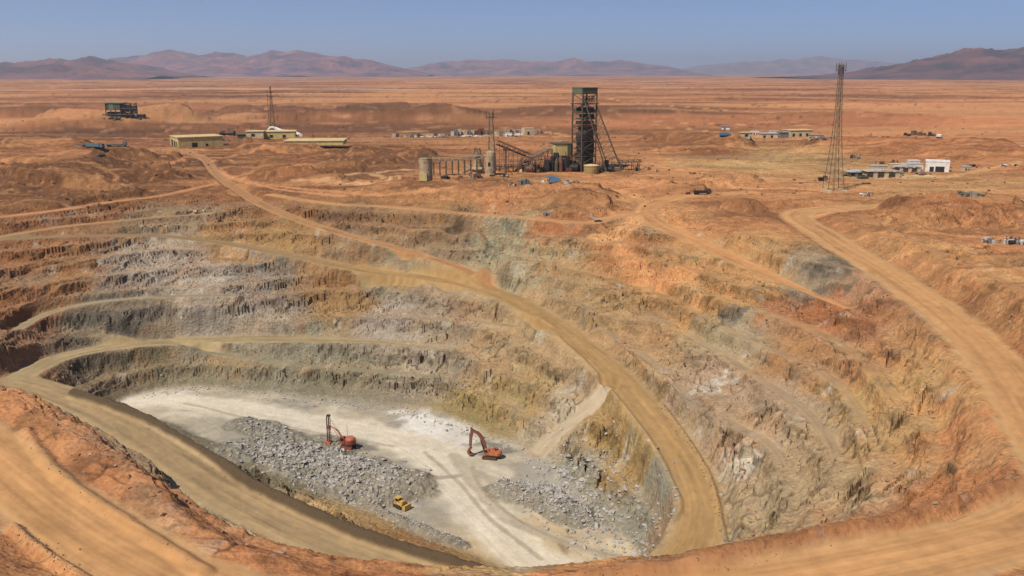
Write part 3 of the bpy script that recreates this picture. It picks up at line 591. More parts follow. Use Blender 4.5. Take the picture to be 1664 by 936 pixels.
# ------------------------------------------------------------------ mountains
def mountain_mat(name, c1, c2):
    m, t, b = node_mat(name); N = t.nodes.new; L = t.links.new
    g = N('ShaderNodeTexCoord'); n = N('ShaderNodeTexNoise'); n.inputs['Scale'].default_value = .0022; n.inputs['Detail'].default_value = 8; n.inputs['Roughness'].default_value = .62
    L(g.outputs['Object'], n.inputs['Vector'])
    r = N('ShaderNodeValToRGB'); r.color_ramp.elements[0].position = .38; r.color_ramp.elements[1].position = .62
    r.color_ramp.elements[0].color = (*srgb(c1)*.7, 1); r.color_ramp.elements[1].color = (*srgb(c2)*.7, 1)
    L(n.outputs['Fac'], r.inputs[0]); L(r.outputs[0], b.inputs['Base Color']); b.inputs['Roughness'].default_value = 1; return m
def mountain(prof, D, depth, seed, mat, rug=.35):
    us = np.array([p[0] for p in prof], float); hs_ = np.array([(118-p[1])/F*D+60 for p in prof], float)
    xs = (us-832)/F*(D*CP+60*SP)
    nx, ny = 420, 70
    X, Yn = np.meshgrid(np.linspace(xs[0], xs[-1], nx), np.linspace(-1, 1, ny))
    H = np.interp(X, xs, hs_)
    Y = D+Yn*depth
    sc_ = depth*.35
    n = fbm(X/sc_, Y/sc_, 5, seed); rg = ridged(X/(sc_*.8), Y/(sc_*.8), 5, seed+9)
    cr = np.clip(1-np.abs(Yn+.22*fbm(X/(depth*.9), Y*0, 3, seed+4)), 0, 1)
    cs = cr**1.25
    Z = H*cs*(1+rug*(n*.7+(rg-.6)*.6)*(1-cs**3*.8))-6
    me = bpy.data.meshes.new('mountain_range'); vs = np.stack([X, Y, Z], 2).reshape(-1, 3)
    i = np.arange((ny-1)*(nx-1)); a = (i//(nx-1))*nx+i % (nx-1)
    me.from_pydata(vs.tolist(), [], np.stack([a, a+1, a+nx+1, a+nx], 1).tolist())
    for p in me.polygons: p.use_smooth = True
    o = bpy.data.objects.new('mountain_range', me); scn.collection.objects.link(o); o['kind'] = 'structure'; me.materials.append(mat)
ma = mountain_mat('purple rock', (80,64,84), (158,104,98)); mb = mountain_mat('dark rock', (78,60,70), (140,92,80))
mountain([(-420,112),(-200,104),(-60,106),(0,101),(40,103),(80,99),(125,97),(148,91),(175,97),(220,105),(260,115),(300,122)], 11000, 1500, 3, mb, .5)
mountain([(-100,118),(-40,108),(20,106),(60,108),(100,104),(150,108),(210,116),(260,122)], 8600, 700, 5, mb)
mountain([(60,122),(150,100),(200,95),(250,93),(290,84),(310,87),(330,91),(355,84),(375,88),(410,93),(450,84),(475,86),(490,84),(530,92),(570,94),(600,100),(640,108),(690,117),(740,122)], 17000, 2600, 7, ma)
mountain([(240,122),(330,106),(380,100),(430,107),(490,102),(560,93),(600,99),(640,108),(700,121)], 14500, 1300, 8, ma)
mountain([(600,122),(680,108),(720,101),(760,99),(800,98),(820,96),(850,100),(900,101),(930,95),(950,100),(985,101),(1010,97),(1040,104),(1080,108),(1140,121)], 21000, 2600, 11, ma)
mountain([(1060,122),(1130,108),(1200,102),(1280,97),(1330,93),(1380,97),(1450,104),(1560,112),(1700,122)], 34000, 3000, 13, ma)
mountain([(1280,124),(1360,121),(1420,113),(1470,103),(1520,92),(1560,83),(1585,78),(1610,80),(1640,82),(1700,80),(1780,84),(1900,90),(2100,104),(2400,124)], 9500, 2100, 17, mountain_mat('dark hill rock', (58,44,52), (124,78,68)), .55)
# ------------------------------------------------------------------ haze
def haze():
    me = bpy.data.meshes.new('haze'); x0, x1, y0, y1, z0, z1 = -52000, 52000, -2000, 66000, -120, 1100
    vs = [(x0,y0,z0),(x1,y0,z0),(x1,y1,z0),(x0,y1,z0),(x0,y0,z1),(x1,y0,z1),(x1,y1,z1),(x0,y1,z1)]
    me.from_pydata(vs, [], [(3,2,1,0),(4,5,6,7),(0,1,5,4),(1,2,6,5),(2,3,7,6),(3,0,4,7)])
    o = bpy.data.objects.new('haze', me); scn.collection.objects.link(o); o['kind'] = 'stuff'
    m = bpy.data.materials.new('haze'); m.use_nodes = True; t = m.node_tree; t.nodes.clear()
    v = t.nodes.new('ShaderNodeVolumePrincipled'); q = t.nodes.new('ShaderNodeOutputMaterial')
    v.inputs['Density'].default_value = HAZE_D; v.inputs['Color'].default_value = (.88, .91, 1, 1); v.inputs['Anisotropy'].default_value = .25
    t.links.new(v.outputs[0], q.inputs['Volume']); me.materials.append(m)
HAZE_D = 4.2e-5
haze()
# ------------------------------------------------------------------ materials for built things
def paint(name, c, rough=.7, metal=0, wear=.25, scale=1.2, c2=None):
    m, t, b = node_mat(name); N = t.nodes.new; L = t.links.new
    g = N('ShaderNodeTexCoord'); n = N('ShaderNodeTexNoise'); n.inputs['Scale'].default_value = scale; n.inputs['Detail'].default_value = 6; n.inputs['Roughness'].default_value = .65
    L(g.outputs['Object'], n.inputs['Vector'])
    r = N('ShaderNodeValToRGB'); r.color_ramp.elements[0].position = .42; r.color_ramp.elements[1].position = .62
    c = srgb(c)*.85; c2 = srgb(c2)*.85 if c2 is not None else c*(1-wear)
    r.color_ramp.elements[0].color = (*c, 1); r.color_ramp.elements[1].color = (*c2, 1)
    L(n.outputs['Fac'], r.inputs[0]); L(r.outputs[0], b.inputs['Base Color'])
    b.inputs['Roughness'].default_value = rough; b.inputs['Metallic'].default_value = metal; return m
Mt = dict(
 green=paint('dark green sheet', (58,70,56), c2=(84,82,62)), greenl=paint('faded green sheet', (110,124,92), c2=(92,84,60)),
 steel=paint('dusty steel', (98,84,62), c2=(74,58,42)), dsteel=paint('dark steel', (58,50,42), c2=(82,62,44)), pale=paint('pale steel', (160,142,112), c2=(128,104,76)),
 ochre=paint('ochre sheet', (204,182,116), c2=(186,160,100), scale=.3), ochred=paint('ochre tank', (168,142,88), c2=(138,108,66)), ochrer=paint('dusty roof', (212,186,130), c2=(196,164,110), scale=.3),
 concrete=paint('stained concrete', (176,152,118), c2=(142,116,86), scale=.5), white=paint('white wall', (226,220,210), c2=(206,192,174), scale=.4), beige=paint('beige wall', (204,184,146), c2=(178,152,114), scale=.4),
 dark=paint('dark opening', (34,30,27)), black=paint('rubber', (30,29,28), .9), red=paint('red machine paint', (160,74,56), .6, c2=(128,74,58), scale=1.6), orange=paint('orange machine paint', (192,112,68), .6, c2=(140,86,62), scale=1.6),
 yellow=paint('yellow machine paint', (204,162,80), .6, c2=(176,138,84), scale=1.5), glass=paint('dark cab glass', (28,34,38), .15), track=paint('dusty track', (96,72,58), c2=(60,48,40), scale=2), blue=paint('blue cover', (58,108,142), c2=(82,118,140)),
 grey=paint('grey metal', (128,124,118), .5, c2=(96,90,84)), lgrey=paint('light metal sheet', (186,184,180), .5, c2=(160,152,142)), brown=paint('rusty steel', (112,66,44), c2=(80,52,38)), teal=paint('grey blue paint', (92,112,116), c2=(74,86,88)),
 rock=paint('grey blasted rock', (176,168,158), .95, c2=(138,130,120), scale=.25), rockb=paint('dark broken rock', (108,94,78), .95, c2=(82,70,58), scale=.4), rockw=paint('pale brown rock', (168,142,114), .95, c2=(136,112,88), scale=.4), rockd=paint('dark desert stone', (116,80,58), .95, c2=(88,62,48), scale=.4), boom=paint('worn boom paint', (136,76,56), .6, c2=(104,66,52), scale=1.2), rocko=paint('brown rock', (158,116,84), .95, c2=(122,84,60), scale=.5), plaster=paint('pale rubble', (196,180,160), c2=(150,130,110)))
# ------------------------------------------------------------------ mesh builder
class MB:
    def __init__(s): s.v = []; s.f = []
    def add(s, vs, fs):
        o = len(s.v); s.v += [tuple(v) for v in vs]; s.f += [tuple(i+o for i in f) for f in fs]; return s
    def box(s, cx, cy, z0, w, d, h, rz=0, taper=1.0, top=None):
        c, n = math.cos(rz), math.sin(rz); vs = []
        for zz, k in ((z0, 1), (z0+h, taper)):
            for a, b in ((-1,-1),(1,-1),(1,1),(-1,1)):
                x, y = a*w/2*k, b*d/2*k; vs.append((cx+x*c-y*n, cy+x*n+y*c, zz))
        return s.add(vs, [(3,2,1,0),(4,5,6,7),(0,1,5,4),(1,2,6,5),(2,3,7,6),(3,0,4,7)])
    def bar(s, a, b, r, r2=None, n=4):
        a, b = Vector(a), Vector(b); d = (b-a).normalized(); u = d.orthogonal().normalized(); w_ = d.cross(u); r2 = r if r2 is None else r2
        vs = []
        for p, q in ((a, r), (b, r2)):
            for i in range(n):
                t = 2*math.pi*(i+.5)/n; vs.append(p+(u*math.cos(t)+w_*math.sin(t))*q)
        fs = [(i, (i+1) % n, n+(i+1) % n, n+i) for i in range(n)]+[tuple(range(n))[::-1], tuple(range(n, 2*n))]
        return s.add(vs, fs)
    def lathe(s, prof, n=20, cx=0, cy=0):
        vs = []; k = len(prof)
        for r, z in prof:
            for i in range(n): t = 2*math.pi*i/n; vs.append((cx+r*math.cos(t), cy+r*math.sin(t), z))
        fs = []
        for j in range(k-1):
            for i in range(n): a = j*n+i; b = j*n+(i+1) % n; fs.append((a, b, b+n, a+n))
        fs += [tuple(range(n))[::-1], tuple(range((k-1)*n, k*n))]
        return s.add(vs, fs)
    def prism(s, pts, y0, y1):                    # outline in x-z, extruded along y
        n = len(pts); vs = [(x, y0, z) for x, z in pts]+[(x, y1, z) for x, z in pts]
        return s.add(vs, [tuple(range(n)), tuple(range(n, 2*n))[::-1]]+[(i, i+n, (i+1) % n+n, (i+1) % n) for i in range(n)])
    def build(s, name, mat, parent=None, smooth=False):
        me = bpy.data.meshes.new(name); me.from_pydata(s.v, [], s.f); me.materials.append(Mt[mat] if isinstance(mat, str) else mat)
        import bmesh
        bm = bmesh.new(); bm.from_mesh(me); bmesh.ops.recalc_face_normals(bm, faces=bm.faces); bm.to_mesh(me); bm.free()
        if smooth:
            for p in me.polygons: p.use_smooth = True
            me.set_sharp_from_angle(angle=R(40))
        o = bpy.data.objects.new(name, me); scn.collection.objects.link(o)
        if parent: o.parent = parent
        if name in ('ring_beam', 'bracing', 'stay_bracing', 'handrail', 'loose_frame', 'hoop', 'truss', 'front_rib', 'rib', 'track_shoe', 'bucket_tooth', 'ladder'): o['kind'] = 'stuff'
        return o
def thing(name, label, cat, u=None, v=None, rz=0, group=None, loc=None, dz=0):
    o = bpy.data.objects.new(name, None); scn.collection.objects.link(o)
    p = loc if loc is not None else hit(u, v); o.location = (p[0], p[1], p[2]+dz); o.rotation_euler = (0, 0, rz)
    o.empty_display_size = 1; o['label'] = label; o['category'] = cat
    if group: o['group'] = group
    return o
def mpp(o): return (o.location.y*CP+(CAMZ-o.location.z)*SP)/F          # metres per photo pixel at the thing
def copy_tree(o, parent=None):
    c = o.copy(); scn.collection.objects.link(c); c.parent = parent
    for ch in list(o.children): copy_tree(ch, c)
    return c
def lattice(h, wb, wt, nseg, t, r=.16, lean=(0, 0), pw=1.3):
    """legs and bracing of a lattice mast; returns (list of leg MBs, bracing MB, ring MB)"""
    def corner(i, k):
        a = math.pi/4+i*math.pi/2; f = 1-(1-k)**pw; w_ = (wb+(wt-wb)*f)/2*1.414
        return Vector((w_*math.cos(a)+lean[0]*k, w_*math.sin(a)+lean[1]*k, h*k))
    ks = [1-(1-j/nseg)**1.25 for j in range(nseg+1)]
    legs = []
    for i in range(4):
        m = MB()
        for j in range(nseg): m.bar(corner(i, ks[j]), corner(i, ks[j+1]), t)
        legs.append(m)
    br = MB(); ring = MB()
    for j in range(nseg):
        for i in range(4):
            a, b = corner(i, ks[j]), corner((i+1) % 4, ks[j+1]); c, d = corner((i+1) % 4, ks[j]), corner(i, ks[j+1])
            br.bar(a, b, r); br.bar(c, d, r); ring.bar(d, b, r)
    return legs, br, ring
# ------------------------------------------------------------------ headframe
def headframe():
    t = thing('headframe', 'tall dark steel winding tower with green top cabin and sloping backstays', 'mine tower', 948, 277, 0)
    k = mpp(t); H = 132*k; a = R(33); c, s = math.cos(a), math.sin(a); W_ = 28*k; D_ = 26*k
    def L(x, y, z): return (x*c-y*s, x*s+y*c, z)
    hw, hd = W_/2, D_/2; cs = [(-hw,-hd),(hw,-hd),(hw,hd),(-hw,hd)]; zt = H-10*k; zp = H-26*k
    for x, y in cs: MB().bar(L(x, y, -1), L(x, y, zt), .5).build('leg', 'steel', t)
    lev = [zp*i/9 for i in range(10)]+[zt]
    br = MB(); 
    for j in range(len(lev)-1):
        for i in range(4):
            p, q = cs[i], cs[(i+1) % 4]
            br.bar(L(*p, lev[j+1]), L(*q, lev[j+1]), .2)
            if (j+i) % 2: br.bar(L(*p, lev[j]), L(*q, lev[j+1]), .17)
            else: br.bar(L(*q, lev[j]), L(*p, lev[j+1]), .17)
    br.build('bracing', 'steel', t)
    for j in range(1, 9):
        if j % 1 == 0:
            m = MB(); x0, x1 = -hw*.5, hw*1.04
            m.box(*L((x0+x1)/2, 0, 0)[:2], lev[j]-.15, (x1-x0), D_*1.04, .55, a); m.build('floor_deck', 'dsteel', t)
            g = MB()
            for x in (x0, x1):
                g.bar(L(x, -hd*.9, lev[j]+1.1), L(x, hd*.9, lev[j]+1.1), .09)
            g.bar(L(x0, -hd*.9, lev[j]+1.1), L(x1, -hd*.9, lev[j]+1.1), .09); g.build('handrail', 'pale', t)
    # hoist shaft cladding inside: stepped dark bays
    for z0, z1, w_, x_ in ((0, H*.22, .94, .03), (H*.22, H*.36, .72, .2), (H*.37, H*.44, .8, .1), (H*.45, H*.54, .56, .3), (H*.56, H*.60, .84, .08), (H*.62, H*.68, .5, .35), (H*.70, H*.76, .8, .1)):
        p = L(hw*x_, 0, 0); MB().box(p[0], p[1], z0, W_*w_, D_*(.6+.3*((z0*7) % 1)), z1-z0, a).build('shaft_cladding', 'dark' if int(z0) % 2 else 'dsteel', t)
    st = MB()                                  # zigzag stair
    for j in range(9):
        sgn = 1 if j % 2 else -1; st.bar(L(hw*.2-sgn*hw*.3, -hd*.7, lev[j]), L(hw*.2+sgn*hw*.3, -hd*.7, lev[j+1]), .22)
    st.build('stair', 'brown', t)
    # top deck, sheave wheels, cabin
    MB().box(0, 0, zp-.25, W_*1.22, D_*1.2, .6, a).build('sheave_deck', 'dsteel', t)
    for x in (-hw*.45, hw*.0, hw*.45, hw*.8):
        w_ = MB(); R_ = 5.0*k; n = 18; y0 = -hd*.55
        for i in range(n):
            A, B = 2*math.pi*i/n, 2*math.pi*(i+1)/n
            w_.bar(L(x, y0+R_*math.cos(A), zp+R_+1+R_*math.sin(A)), L(x, y0+R_*math.cos(B), zp+R_+1+R_*math.sin(B)), .22)
            if i % 3 == 0: w_.bar(L(x, y0, zp+R_+1), L(x, y0+R_*math.cos(A), zp+R_+1+R_*math.sin(A)), .1)
        w_.bar(L(x-.5, y0, zp+R_+1), L(x+.5, y0, zp+R_+1), .4, n=8); w_.build('sheave_wheel', 'dsteel', t)
    cab = MB().box(0, 0, zt, W_*1.06, D_*1.06, H-zt-.4, a).build('cabin', 'green', t)
    p = MB(); nn = 9
    for i in range(nn):
        f = -1+2*(i+.5)/nn; q = L(-hw*1.07, f*hd*1.0, 0); p.box(q[0], q[1], zt+.1, .14, D_*1.0/nn*.72, H-zt-.7, a)
    p.build('side_panel', 'greenl', cab)
    p = MB()
    for i in range(12):
        f = -1+2*(i+.5)/12; q = L(f*hw*1.0, -hd*1.07, 0); p.box(q[0], q[1], zt+.1, W_/12*.5, .1, H-zt-.7, a)
    p.build('front_rib', 'green', cab)
    MB().box(0, 0, H-.4, W_*1.12, D_*1.12, .35, a).build('roof', 'greenl', cab)
    # backstays
    ly = 0
    A1, B1 = Vector(L(-hw*.9, -hd, zt-1.5)), Vector(L(hw, -hd, zp-1))
    lean = Vector((41*k, -24*k, 0))
    F1 = Vector((A1.x+39*k, A1.y-lean.y*-1, 0)); F1 = Vector((A1.x+38*k, A1.y-9, -1.0)); F2 = Vector((B1.x+43*k, B1.y-6, -1.0)); 
    for A_, F_ in ((A1, F1), (B1, F2)):
        MB().bar(A_, F_, .42, .5).build('backstay', 'steel', t)
    A3, F3 = Vector(L(hw, hd*.2, zp*.80)), Vector((B1.x+25*k, B1.y+5, -1)); MB().bar(A3, F3, .34).build('backstay', 'steel', t)
    m = MB()
    for i in range(1, 12):
        f = i/12; m.bar(B1.lerp(F2, f), A3.lerp(F3, f), .2)
        if i < 11: m.bar(B1.lerp(F2, f), A3.lerp(F3, f+1/12), .15); 
        if i > 2 and i % 2: m.bar(B1.lerp(F2, f), Vector(L(hw, -hd, B1.lerp(F2, f).z)), .15); m.bar(B1.lerp(F2, f), Vector(L(hw, hd, lev[max(0, 9-i)])), .13)
        if i % 4 == 0: m.bar(B1.lerp(F2, f), A1.lerp(F1, f), .2)
    m.build('stay_bracing', 'pale', t)
    for F_ in (F1, F2, F3): MB().box(F_.x, F_.y, -1.2, 2.2, 2.2, 2.0, 0).build('footing', 'concrete', t)
    return t
hf = headframe()
HB = Vector(hf.location); HK = mpp(hf)
def rel(dx, dy=0): x, y = HB.x+dx, HB.y+dy; return Vector((x, y, height(x, y)))
# winding house: raised box on dark legs
t = thing('winding_house', 'raised ochre and green house on dark legs, left of the winding tower', 'plant building', loc=rel(-36*HK, 3), rz=R(14)); k = HK
bh = MB().box(0, 0, 42*k-18*k, 27*k, 9, 18*k).build('wall', 'ochre', t)
MB().box(10.2*k, -4.62, 24*k, 6.4*k, .25, 17.6*k).build('green_panel', 'green', bh)
MB().box(0, 0, 42*k, 29*k, 10, .5).build('roof', 'green', t)
m = MB()
for i in range(9): m.box(-13*k+i*2.6*k, -4.6, 24.3*k, .18, .16, 17.4*k)
m.build('rib', 'ochre', bh)
for i, x in enumerate((-12, -6, 0, 6, 12)):
    for y in (-4, 4): MB().bar((x*k, y, -1), (x*k, y, 24*k), .3).build('leg', 'steel', t)
m = MB()
for x in (-12, -6, 0, 6):
    for y in (-4, 4): m.bar((x*k, y, 2), ((x+6)*k, y, 23*k), .16); m.bar(((x+6)*k, y, 12*k), (x*k, y, 23*k), .16)
m.build('bracing', 'pale', t)
for x, y, z0, w_, d_, h_ in ((1, 0, 15, 22, 6, 9), (7, 1, 4, 10, 6, 11), (-5, -1, 0, 7, 5, 13)): MB().box(x*k, y, z0*k, w_*k, d_, h_*k).build('bin', 'dark', t)
MB().box(-4*k, -5.4, 17*k, 30*k, 2, .3).build('walkway', 'steel', t)
m = MB(); m.bar((-19*k, -6.3, 17*k+1.1), (11*k, -6.3, 17*k+1.1), .09)
for i in range(9): m.bar(((-19+i*3.75)*k, -6.3, 17*k), ((-19+i*3.75)*k, -6.3, 17*k+1.1), .07)
m.build('handrail', 'pale', t)
# round tanks at the foot of the tower
def tank(lab, u, v, rpx, hpx, mat, name='storage_tank', cat='tank', rim=True, dz=-.5, taper=1, bands=3, roofm=None):
    t = thing(name, lab, cat, u, v); k = mpp(t); r_ = rpx*k; h = hpx*k
    MB().lathe([(r_, dz), (r_*taper, h*.97), (r_*taper, h)], 28).build('shell', mat, t, True)
    MB().lathe([(r_*1.03*taper, h), (r_*1.03*taper, h+.25), (r_*.5, h+.25+r_*.10), (.05, h+.3+r_*.14)], 28).build('roof', roofm or mat, t)
    m = MB()
    for j in range(bands):
        z = h*(j+.6)/bands; m.lathe([(r_*1.012, z-.12), (r_*1.03, z-.1), (r_*1.03, z+.1), (r_*1.012, z+.12)], 28)
    m.build('hoop', mat, t)
    m = MB()
    for x in (-.3, .3): m.bar((r_*.75*.9+x, -r_*.75, 0), (r_*.75*.9+x, -r_*.75, h+1), .06)
    for j in range(int(h/.6)): m.bar((r_*.675-.3, -r_*.75, j*.6), (r_*.675+.3, -r_*.75, j*.6), .05)
    m.build('ladder', 'steel', t)
    return t, k, r_, h
tank('short wide ochre round tank right of the tower foot', 961, 281, 12.5, 12, 'ochred', roofm='ochrer')
tank('small ochre round tank close against the left of the tower foot', 933, 278, 7, 16, 'ochred', roofm='ochrer')
t, k, r_, h = tank('tall plain concrete silo standing alone at the left end of the plant', 692, 291, 11, 33, 'concrete', 'silo', 'silo')
MB().box(0, 0, h+1.2, 3.2, 2.4, 1.4).build('top_hatch', 'steel', t); MB().box(-r_*.3, -r_*.96, -.5, 4, 1.2, 4).build('door_box', 'ochre', t)
m = MB(); n = 18
for i in range(n):
    A, B = 2*math.pi*i/n, 2*math.pi*(i+1)/n; m.bar((r_*math.cos(A), r_*math.sin(A), h+1.3), (r_*math.cos(B), r_*math.sin(B), h+1.3), .07); m.bar((r_*math.cos(A), r_*math.sin(A), h+.2), (r_*math.cos(A), r_*math.sin(A), h+1.3), .06)
m.build('handrail', 'steel', t)
t, k, r_, h = tank('concrete silo with a dark stained side under the thin lattice mast', 797, 284, 9, 30, 'concrete', 'silo', 'silo')
MB().lathe([(r_*.9, h), (r_*.8, h+2.4), (r_*.3, h+3.4)], 18).build('domed_cap', 'concrete', t, True); MB().box(-r_*.2, -r_*.98, h*.5, 1.4, .5, 2.2).build('hatch', 'dark', t)
# cone-bottomed hopper house
t = thing('crusher_house', 'stubby cone shaped crusher house with steel frame on top beside the silo', 'plant building', 776, 281); k = mpp(t)
MB().lathe([(9*k, -.5), (9*k, 5*k), (12*k, 6*k), (12*k, 7.5*k), (8*k, 10*k), (6*k, 24*k), (6.4*k, 26*k), (8*k, 26.5*k), (8*k, 29*k)], 22).build('body', 'concrete', t, True)
MB().lathe([(8.8*k, 29*k), (8.8*k, 29.8*k)], 20).build('deck', 'pale', t)
lg, br, rg = lattice(11*k, 11*k, 8*k, 2, .22)
for m in lg:
    o = m.build('frame_post', 'steel', t); o.location.z = 29.8*k
o = br.build('bracing', 'pale', t); o.location.z = 29.8*k
MB().box(0, 0, 37*k, 9*k, 9*k, 2.2*k).build('motor_box', 'brown', t); MB().bar((-24*k, -3, 2*k), (-8*k, -1, 9*k), 1.0, n=6).build('chute', 'pale', t)
# conveyors and trestles
def conveyor(lab, a, b, za, zb, wid, hgt, nleg, mat='steel', legm='steel', name='conveyor', cat='conveyor', truss=True):
    A = hit(*a); B = hit(*b); t = thing(name, lab, cat, loc=A); d = Vector((B.x-A.x, B.y-A.y, 0)); Ln = d.length; t.rotation_euler.z = math.atan2(d.y, d.x); k = mpp(t)
    z0, z1 = za*k, zb*k+(B.z-A.z)
    P = lambda f, y, dz: (Ln*f, y, z0+(z1-z0)*f+dz)
    m = MB(); w_ = wid/2
    m.add([P(0,-w_,0), P(1,-w_,0), P(1,w_,0), P(0,w_,0), P(0,-w_,.35), P(1,-w_,.35), P(1,w_,.35), P(0,w_,.35)], [(3,2,1,0),(4,5,6,7),(0,1,5,4),(1,2,6,5),(2,3,7,6),(3,0,4,7)]); m.build('belt_deck', 'dsteel', t)
    if truss:
        m = MB(); ns = max(4, int(Ln/4))
        for y in (-w_, w_):
            m.bar(P(0, y, hgt), P(1, y, hgt), .18); m.bar(P(0, y, 0), P(1, y, 0), .2)
            for i in range(ns): m.bar(P(i/ns, y, 0), P((i+.5)/ns, y, hgt), .12); m.bar(P((i+.5)/ns, y, hgt), P((i+1)/ns, y, 0), .12)
        m.build('truss', mat, t)
    for i in range(nleg):
        f = (i+.5)/nleg; x = Ln*f; zt = z0+(z1-z0)*f; l = MB()
        for y in (-w_-.6, w_+.6): l.bar((x, y*1.25, -1.5+(B.z-A.z)*f), (x, y, zt), .2)
        l.bar((x, -w_, zt*.5), (x, w_, zt*.5), .13); l.bar((x, -w_-.6, 1), (x, w_+.4, zt*.8), .11); l.build('trestle_leg', legm, t)
    return t, k, Ln, z0, z1
conveyor('long level pipe bridge on trestles running from the left silo to the middle silo', (700, 286), (790, 283), 23, 26, 2.2, 1.8, 9, 'pale')
conveyor('dark conveyor climbing left to a single tall post', (866, 276), (808, 281), 17, 44, 2.4, 2.6, 4, 'dsteel')
conveyor('pale conveyor gallery rising right to the raised ochre house', (846, 279), (908, 274), 11, 38, 3.2, 2.8, 6, 'pale')
conveyor('low broken conveyor frame between the two rising conveyors', (846, 277), (880, 282), 15, 22, 2.4, 2.0, 4, 'brown')
conveyor('level walkway frame from the tower foot out to the right', (1004, 276), (1042, 276), 12, 13, 2.0, 1.4, 4, 'steel')
conveyor('thin low pipe rack right of the middle silo', (806, 279), (862, 279), 8, 8, 1.4, 1.2, 5, 'brown')
for u, v, h_, lab in ((822, 284, 45, 'tall rusty conveyor post with a crossed head'),):
    t = thing('support_post', lab, 'post', u, v); k = mpp(t)
    MB().box(0, 0, -1, 1.0, 1.0, h_*k).build('post', 'brown', t); MB().box(0, 0, (h_-6)*k, 3.2, 1.6, 2.2).build('post_head', 'dsteel', t)
    MB().bar((0, 0, h_*k*.6), (6, 0, h_*k*.86), .2).build('strut', 'brown', t); MB().bar((0, 0, h_*k*.3), (4.4, 0, 0), .18).build('strut', 'brown', t)
# heaps of plant machinery
def clutter(name, lab, cat, u, v, wpx, hpx, n, mats, seed, rz=0, group=None, frames=True, depth=7.):
    rr = random.Random(seed); t = thing(name, lab, cat, u, v, rz, group); k = mpp(t); W_ = wpx*k; H_ = hpx*k
    names = {'dark': 'dark_bin', 'steel': 'machine_block', 'brown': 'rusty_drum', 'pale': 'pale_housing', 'ochre': 'ochre_box', 'grey': 'grey_casing', 'teal': 'blue_grey_box', 'white': 'white_block', 'lgrey': 'metal_sheet', 'green': 'green_box', 'beige': 'beige_block', 'blue': 'blue_cover', 'dsteel': 'dark_machine', 'concrete': 'concrete_block', 'plaster': 'pale_slab', 'black': 'tyre', 'greenl': 'faded_box'}
    for i in range(n):
        mt = mats[rr.randrange(len(mats))]; x = (rr.random()-.5)*W_; y = (rr.random()-.5)*depth; h = H_*(.25+.75*rr.random())*(1-.5*abs(x)/(W_/2+.01)); m = MB()
        q = rr.random()
        if q < .5: m.box(x, y, -.5, W_*rr.uniform(.08, .22), rr.uniform(1.5, 4), h+.5, rr.uniform(-.6, .6), rr.uniform(.6, 1))
        elif q < .75:
            r_ = min(h*.45, W_*.12)+.25; m.bar((x-r_, y, r_*.9), (x+r_*1.3, y+rr.uniform(-1, 1), r_*.9), r_, n=10)
        else:
            r_ = W_*rr.uniform(.04, .09); m.lathe([(r_, -.5), (r_, h*.7), (r_*.5, h), (r_*.2, h*1.05)], 10, x, y)
        m.build(names.get(mt, 'box'), mt, t)
    if frames:
        m = MB()
        for i in range(max(3, n//2)):
            x = (rr.random()-.5)*W_; y = (rr.random()-.5)*depth; h = H_*rr.uniform(.5, 1.1); m.bar((x, y, -.5), (x+rr.uniform(-1, 1)*h*.5, y+rr.uniform(-1, 1), h), .16); m.bar((x-h*.3, y, h*.7), (x+h*.4, y, h*rr.uniform(.5, .9)), .12)
        m.build('loose_frame', 'brown' if 'brown' in mats else 'steel', t)
    return t
clutter('ore_bins', 'dark tangled ore bins and chutes under the raised ochre house', 'machinery', 908, 278, 50, 34, 30, ['dark', 'dsteel', 'steel', 'brown', 'dark'], 1)
clutter('transfer_station', 'pale and rusty transfer machinery where the two conveyors meet', 'machinery', 862, 279, 46, 17, 22, ['steel', 'pale', 'brown', 'dsteel', 'ochre'], 2)
clutter('pump_machinery', 'dark low pumps and bins between the tower legs and its backstays', 'machinery', 982, 278, 30, 22, 15, ['dark', 'dsteel', 'steel'], 3)
clutter('machinery_base', 'dark machine mass filling the foot of the winding tower', 'machinery', 944, 276, 34, 26, 18, ['dark', 'dsteel', 'brown'], 4)
clutter('frame_stack', 'upright rusty machine at the far right end of the tower walkway', 'machinery', 1032, 277, 10, 14, 5, ['steel', 'dsteel'], 5, depth=3)
clutter('scrap_heap', 'dark scrap parts and a round tyre at the foot of the left silo', 'scrap', 722, 290, 16, 6, 6, ['dark', 'grey', 'black'], 6, depth=3)
clutter('scrap_heap', 'grey scrap metal spread under the long pipe bridge', 'scrap', 748, 290, 34, 5, 9, ['grey', 'pale', 'brown', 'dark'], 7, depth=3)
clutter('scrap_heap', 'dark round drums piled before the cone shaped crusher house', 'scrap', 772, 289, 22, 8, 8, ['dark', 'grey', 'dsteel', 'brown'], 8, depth=3)
clutter('scrap_heap', 'dark wreckage on a pale slab at the foot of the middle silo', 'scrap', 812, 287, 30, 6, 9, ['dark', 'dsteel', 'brown', 'pale'], 9, depth=3)
clutter('skip_container', 'small dark rusty skip standing alone right of the walkway', 'skip', 1071, 279, 8, 8, 3, ['brown', 'dark'], 10, depth=2, frames=False)
clutter('oil_drum', 'small rusty drum on the dirt far right of the plant', 'drum', 1086, 278, 4, 6, 2, ['brown'], 11, depth=1, frames=False)
clutter('junk_pile', 'small brown junk between the plant walkway and the dark skip', 'scrap', 1054, 276, 6, 5, 3, ['brown', 'steel'], 12, depth=2)
clutter('scrap_heap', 'spiky grey pile of metal on the pad left of the blue covered load', 'scrap', 854, 299, 22, 9, 10, ['grey', 'dsteel', 'teal'], 13, depth=4)
clutter('flat_trailer', 'small pale flat trailer at the left edge of the pad', 'trailer', 834, 301, 16, 4, 4, ['lgrey', 'brown'], 14, depth=3, frames=False)
